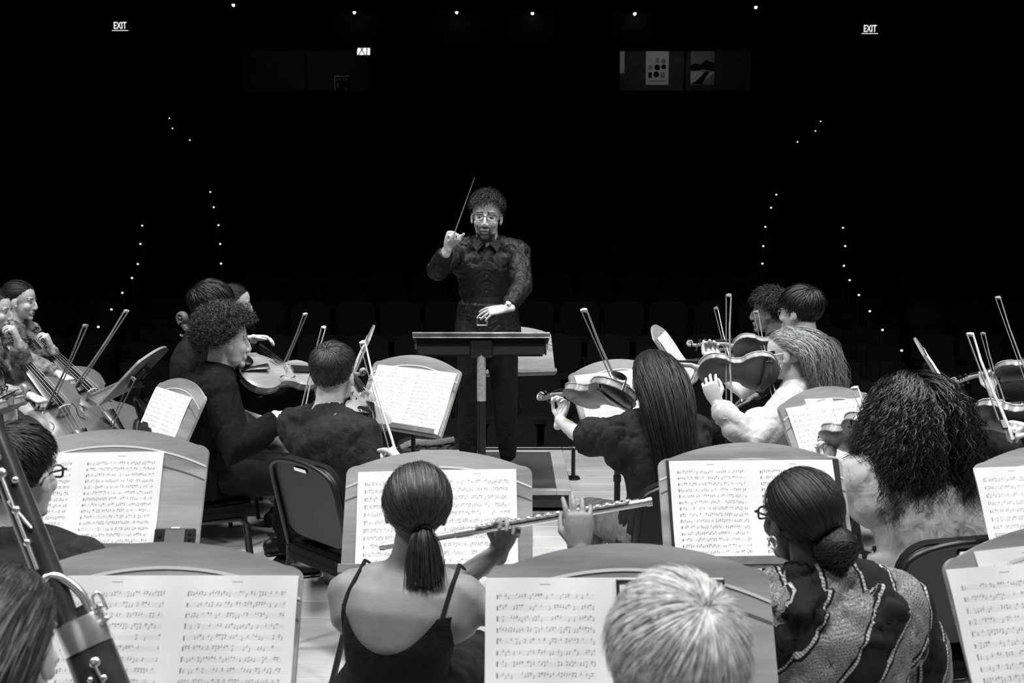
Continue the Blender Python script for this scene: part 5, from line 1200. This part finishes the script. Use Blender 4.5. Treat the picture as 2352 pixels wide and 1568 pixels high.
# ------------------------------------------------------------------ string players
def vn(kind, label, B, spx, far, nrm):
    L = {'violin': .601, 'viola': .685}[kind]; S = toward(B, spx[0], spx[1], L, far); return fiddle(kind, label, B, S, nrm, 'violins and violas of the players')
def bw_(label, tip, ftp, fgp, D, far, hd, L=.72, stick='bow_stick', thick=1.0):
    """bow through the pixel of its tip at depth D; frog on the ray of its pixel at the bow's length"""
    T = P(tip[0], tip[1], D); F_ = toward(T, fgp[0], fgp[1], L, far); return bow(label, T, F_, hd, stick, thick=thick)

# short-haired man, seen from behind
F1 = fiddle('violin', 'violin tucked under the short-haired man', P(852, 985, 4.05), P(852, 985, 4.05) + unit(V3(-.32, .75, .28)) * .6, V3(.55, -.45, .75), 'violins and violas of the players')
b1 = bw_('bow rising past the short-haired man', (838, 785), None, (912, 1048), 4.22, False, V3(-1, .3, 0), .62, 'bow_pale', 1.3)
w_, h_ = neck_hand(F1)
sh = person('man with short dark hair seen from behind holding a violin', P(766, 862, 4.15), 32, hyaw=14, hp=2, k=1.07, hipfix=(-.63, 4.02), lean=.06, skin='skin_light', top=('charcoal_cloth', 'long', .014), bottom='dark_jeans', shoes='shoe_white',
    wl=P(846, 960, 4.22), hl=dict(d=V3(-.1, .3, 1), n=V3(-1, .1, 0), pose=(40, 55, 30)), wr=b1['frog'] + V3(.02, -.05, -.03), hr_=dict(d=V3(-.2, .6, .2), n=V3(-.8, 0, -.3), pose='grip'),
    hair=dict(style='short', n=9000, len=.036, up=.35, mess=.22, w=.0013, whorl=(-.55, -.05, .83), fade=.9), hairmat='hair_brown', cyaw=45, cat_=(-.63, 3.99), chair='black padded chair of the short-haired man', amp=.005, feet=(V3(-.97, 4.96, .09), V3(-.86, 4.80, .09)), knees=(V3(-.80, 4.46, .53), V3(-.60, 4.46, .53)))
# curly-haired violist
F2 = vn('viola', 'viola held by the curly-haired player in a dark coat', P(548, 868, 4.78), (835, 868), True, V3(-.02, -.62, .78))
b2 = bw_('bow of the curly-haired violist behind the short-haired head', (748, 752), None, (690, 985), 4.95, False, V3(-1, .0, -.3), .60)
w_, h_ = neck_hand(F2, .10); w2, h2 = bow_hand(b2, P(500, 900, 4.5))
person('violist with a big curly mop in a dark coat', P(520, 782, 4.72), 72, hyaw=66, hp=8, hr=4, k=1.05, lean=.08, skin='skin_light', top=('coat_wool', 'long', .030), bottom='dark_jeans', wl=w_, hl=h_, wr=w2, hr_=h2,
    hair=dict(style='afro', n=5600, len=.080, w=.0024, curl=.0065, front=.5), hairmat='hair_brown', chair='black padded chair of the curly-haired violist', amp=.006, feet=(V3(-1.25, 5.20, .09), V3(-1.14, 4.84, .09)), fsx=9)
# long-haired violinist
F3 = vn('violin', 'violin of the woman with long dark hair', P(1440, 905, 3.92), (1229, 927), True, V3(.35, .45, .80))
b3 = bw_('pale bow rising left of the long-haired violinist', (1347, 712), None, (1445, 935), 4.0, True, V3(-.6, .3, -.2), .68, 'bow_pale', 1.4)
w_, h_ = neck_hand(F3, .03, -.10)
person('violinist with long straight dark hair in a charcoal shirt', P(1497, 872, 3.86), -16, hyaw=-10, hp=4, fem=True, k=1.0, lean=.08, skin='skin_light', top=('charcoal_cloth', 'short', .020), bottom='jeans', wl=w_, hl=h_, wr=b3['frog'] + V3(.08, -.06, -.03), hr_=dict(d=V3(-.9, .2, .2), n=V3(0, 0, -1), pose='arch'),
    pl=V3(-.5, -.3, -1), hair=dict(style='long', n=4800, len=.46, w=.0023, vol=.012, m=16, pinch=.45), hairmat='hair_black', chair='black padded chair of the long-haired violinist', amp=.008)
# blonde violinist
F4 = fiddle('violin', 'violin of the blonde woman in a pale sweatshirt', P(1788, 858, 4.42), P(1788, 858, 4.42) + unit(V3(-1, .06, .03)) * .6, V3(.05, .80, .60), 'violins and violas of the players')
b4 = bw_('upright bow of the blonde violinist', (1679, 678), None, (1680, 940), 4.62, False, V3(-.8, .5, 0), .60, 'bow_stick', 1.2)
w_, h_ = neck_hand(F4, .10, -.11)
person('blonde violinist in a pale sweatshirt', P(1806, 815, 4.46), -66, hyaw=-74, hp=10, hr=-6, fem=True, k=1.0, lean=.06, skin='skin_light', top=('pale_knit', 'long', .026, 'cuff'), bottom='pale_jeans', wl=P(1645, 925, 4.28), hl=dict(d=V3(-.35, .15, 1), n=V3(.3, 1, 0), pose=(20, 35, 25), spread=6), pl=V3(.1, -.6, -1),
    wr=b4['frog'] + V3(.06, -.02, -.05), hr_=dict(d=V3(-.8, .1, .5), n=V3(-.3, -.2, -.9), pose='grip'), hair=dict(style='long', n=5500, len=.36, w=.0019, vol=.020, curl=.012, turns=2.0, m=17, sweep=.18, pinch=.2, out=.2), hairmat='hair_blonde', glasses='silver', chair='black padded chair of the blonde violinist', amp=.007, fsx=6)
# tall man and his neighbour behind the blonde
F5 = fiddle('violin', 'violin of the tall man behind the blonde', P(1838, 802, 5.32), P(1838, 802, 5.32) + unit(V3(-1, .10, .0)) * .6, V3(.05, .78, .62), 'violins and violas of the players')
b5 = bw_('bow in front of the face of the dark-haired man', (1741, 716), None, (1790, 940), 5.5, False, V3(-.8, .4, 0), .70)
w_, h_ = neck_hand(F5, .03, -.10)
person('tall man with dark hair in a charcoal t-shirt', P(1838, 716, 5.30), -42, hyaw=-48, hp=4, k=1.06, lean=.10, skin='skin_light', top=('charcoal_cloth', 'short', .018), bottom='dark_jeans', wl=w_, hl=h_, wr=b5['frog'] + V3(.08, -.02, -.04), hr_=dict(d=V3(-.9, .1, .1), n=V3(0, 0, -1), pose='grip'),
    hair=dict(style='short', n=5200, len=.065, up=.35, mess=.25, w=.0022, whorl=(-.5, .1, .85), fade=.35), hairmat='hair_dark', glasses='silver', chair='black padded chair of the tall man')
b6 = bw_('thin bow above the scroll left of the tall man', (1648, 706), None, (1700, 905), 6.0, False, V3(-.6, .6, 0), .62)
F6 = fiddle('violin', 'violin of the man behind the tall man', P(1775, 805, 6.0), P(1775, 805, 6.0) + unit(V3(-.45, .85, -.15)) * .6, V3(.1, .6, .8), 'violins and violas of the players')
w_, h_ = neck_hand(F6)
person('man with wavy dark hair behind the tall man', P(1768, 716, 5.88), -68, hyaw=-70, hp=4, k=1.03, lean=.08, skin='skin_mid', top=('black_cloth', 'long'), wl=w_, hl=h_, wr=b6['frog'] + V3(.08, -.02, -.04), hair=dict(style='short', n=3000, len=.055, up=.9, mess=.6, curl=.006, w=.0026, fade=.5), hairmat='hair_black', chair='black padded chair of the wavy-haired man')
# curly woman on the right
F7 = fiddle('violin', 'violin of the woman with long curly hair', P(2032, 990, 3.34), toward(P(2032, 990, 3.34), 1835, 1040, .601, True), V3(.45, .35, .80), 'violins and violas of the players')
b7 = bw_('bow beside the stand of the curly-haired woman', (1970, 890), None, (2062, 1105), 3.72, False, V3(-.7, .2, -.2), .60, 'bow_pale', 1.3)
w_, h_ = neck_hand(F7, .03, -.10)
person('violinist with long curly dark hair in a pale fleece', P(2092, 944, 3.22), -10, hyaw=-8, hp=6, fem=True, k=1.02, lean=.10, skin='skin_light', top=('pale_fleece', 'long', .040), bottom='dark_jeans', wl=w_, hl=h_, wr=b7['frog'] + V3(.12, -.02, -.02), hr_=dict(d=V3(-.9, .2, .2), n=V3(0, 0, -1), pose='arch'),
    hair=dict(style='longcurly', n=4700, len=.40, w=.0023, vol=.070, curl=.011, turns=5.5, m=27, sweep=.1, spread=.55, out=.45, pinch=-.15), hairmat='hair_dark', cyaw=-14, coff=-.08, chair='black padded chair of the curly-haired woman', amp=.008, fsx=5, socks='sock_grey')
# two players cut by the right edge
B8 = P(2452, 832, 5.10); F8 = fiddle('violin', 'violin with a pale scroll at the right edge', B8, toward(B8, 2183, 888, .601, True), V3(.05, .78, .62), 'violins and violas of the players')
b8 = bw_('tall thin bow at the top of the right edge', (2297, 683), None, (2385, 925), 5.2, False, V3(-.8, .4, 0), .70)
w_, h_ = neck_hand(F8, .05); w2, h2 = bow_hand(b8, P(2520, 880, 5.2))
person('violinist cut by the right edge holding the pale scroll', P(2480, 755, 5.1), -72, k=1.0, lean=.08, skin='skin_light', top=('black_cloth', 'long'), wl=w_, hl=h_, wr=w2, hr_=h2, hair=dict(style='short', n=2200, len=.05), chair='black padded chair of the far violinist at the right edge')
B9 = P(2475, 976, 3.52); F9 = fiddle('violin', 'violin with a dark back at the right edge behind the curly hair', B9, toward(B9, 2090, 950, .601, True), V3(.05, .82, .57), 'violins and violas of the players')
b9 = bw_('pale bow crossing the hand at the right edge', (2235, 768), None, (2318, 985), 3.85, False, V3(-.9, .3, 0), .60, 'bow_pale', 1.3)
b10 = bw_('thin bow behind the pale bow at the right edge', (2262, 766), None, (2310, 930), 5.6, False, V3(-.9, .3, 0), .60)
w_, h_ = neck_hand(F9, .05); w2, h2 = bow_hand(b9, P(2530, 1050, 3.5))
person('violinist cut by the right edge beside the curly-haired woman', P(2505, 905, 3.5), -72, fem=True, k=1.0, lean=.08, skin='skin_light', top=('black_cloth', 'long'), wl=w_, hl=h_, wr=w2, hr_=h2, hair=dict(style='short', n=2200, len=.06), chair='black padded chair of the near violinist at the right edge')
# violinist at the far left edge
B11 = P(-22, 962, 4.75); F11 = fiddle('violin', 'violin end and pegs at the left edge', B11, toward(B11, 66, 908, .601, False), V3(.1, -.35, .93), 'violins and violas of the players')
b11 = bw_('bow leaning up below the edge-on stand at the left', (310, 872), None, (215, 1085), 4.9, True, V3(-.7, .2, -.2), .66)
w_, h_ = neck_hand(F11, .03, -.09)
person('violinist in glasses cut by the left edge', P(-38, 885, 4.85), 60, hyaw=82, hp=18, k=1.02, lean=.08, skin='skin_light', top=('black_cloth', 'long'), wl=P(95, 985, 4.35), hl=dict(d=V3(-.1, .2, 1), n=V3(-1, .3, 0), pose=(45, 60, 35)), hair=dict(style='short', n=2500, len=.05), hairmat='hair_dark', glasses='thick', chair='black padded chair of the violinist at the left edge')

# ------------------------------------------------------------------ cellists
CG = 'cellos of the players'
def cello(label, nut_px, nD, br_px, bD, nrm, sc=1.0):
    info = FID.setdefault('cello', fiddle_parts(True))[1]; N_ = P(*nut_px, nD); Bq = P(*br_px, bD); x = unit(N_ - Bq)
    z = unit(np.asarray(nrm, float) - x * np.dot(nrm, x)); B = Bq - (x * info['bridge'] + z * info['strz']) * sc
    F_ = fiddle('cello', label, B, B + x, nrm, CG, sc); print('cello', label, 'span/true', np.linalg.norm(N_ - Bq) / ((info['nut'] - info['bridge']) * sc), 'low z', F_['at'](-.34, 0, .06)[2]); return F_
C1 = cello('cello of the dark-haired woman at the left', (74, 736), 6.05, (214, 893), 5.78, V3(.62, -.60, .45), .93)
b12 = bw_('long pale bow of the dark-haired cellist', (286, 714), None, (172, 888), 5.45, True, V3(.2, .8, -.5), .68, 'bow_pale', 1.3)
w_, h_ = bow_hand(b12, P(40, 800, 6.0))
person('cellist with dark hair pulled back at the left', P(46, 690, 6.10), 92, hyaw=86, hp=10, fem=True, k=1.03, lean=.06, skin='skin_light', top=('plaid_shirt', 'long', .018), bottom='pale_jeans', wl=P(118, 800, 5.95), hl=dict(d=V3(-.2, -.2, 1), n=V3(-1, -.3, 0), pose=(45, 60, 35)), wr=w_, hr_=h_,
    hair=dict(style='bun', n=2200, lift=.010, w=.0024, tie=(-.9, 0, -.3), bun_r=.04, bun_n=500), hairmat='hair_black', chair='black padded chair of the dark-haired cellist')
C2 = cello('cello cut by the left edge', (8, 742), 5.55, (150, 930), 5.28, V3(.62, -.60, .45), .93)
b13 = bw_('bow of the cellist at the left edge', (191, 748), None, (108, 935), 5.0, True, V3(.2, .8, -.5), .66, 'bow_stick', 1.2)
w_, h_ = bow_hand(b13, P(-20, 850, 5.5))
person('cellist with dark wavy hair cut by the left edge', P(-12, 712, 5.55), 92, hyaw=88, hp=12, fem=True, k=1.0, lean=.06, skin='skin_light', top=('plaid_shirt', 'long', .018), bottom='pale_jeans', wl=P(42, 785, 5.42), hl=dict(d=V3(-.2, -.2, 1), n=V3(-1, -.3, 0), pose=(45, 60, 35)), wr=w_, hr_=h_,
    hair=dict(style='bun', n=2000, lift=.02, w=.0028, tie=(-.9, 0, .1), bun_r=.04, bun_n=500), hairmat='hair_dark', chair='black padded chair of the cellist at the left edge')
C3 = cello('cello with its scroll beside the dark-haired man', (452, 722), 5.62, (640, 915), 5.38, V3(.72, -.50, .45), .95)
person('cellist man in black seen from behind at the left', P(487, 704, 5.45), 62, hyaw=66, hp=6, k=1.06, lean=.06, skin='skin_mid', top=('black_cloth', 'long', .022), bottom='pale_jeans', wl=P(585, 820, 5.5), wr=P(695, 940, 5.12), pr=V3(0, -.1, -1), hr_=dict(d=V3(.7, .2, -.5), n=V3(-.3, .3, -.9), pose='arch'), hair=dict(style='short', n=5200, len=.06, up=.45, mess=.16, w=.0022, whorl=(-.75, .1, .6), fade=.35), hairmat='hair_dark', chair='black padded chair of the cellist man in black')
C4 = cello('cello of the woman in glasses behind the violist', (560, 738), 6.05, (668, 850), 5.75, V3(.72, -.50, .45), .93)
b14 = bw_('bow rising right of the woman cellist in glasses', (697, 722), None, (640, 860), 5.7, True, V3(.2, .8, -.4), .66, 'bow_pale', 1.2)
w_, h_ = bow_hand(b14, P(560, 810, 6.0))
person('cellist in glasses with hair tied back behind the dark-haired man', P(540, 697, 6.05), 78, hyaw=76, hp=10, fem=True, k=1.03, lean=.06, skin='skin_light', top=('black_cloth', 'long'), bottom='pale_jeans', wl=P(583, 776, 5.88), hl=dict(d=V3(.9, -.15, .05), n=V3(0, -.35, -1), pose='relax'), wr=w_, hr_=h_,
    hair=dict(style='bun', n=2200, lift=.006, w=.0022, tie=(-.9, 0, .1), bun_r=.04, bun_n=500, front=.66), hairmat='hair_black', glasses='round', chair='black padded chair of the woman cellist in glasses')
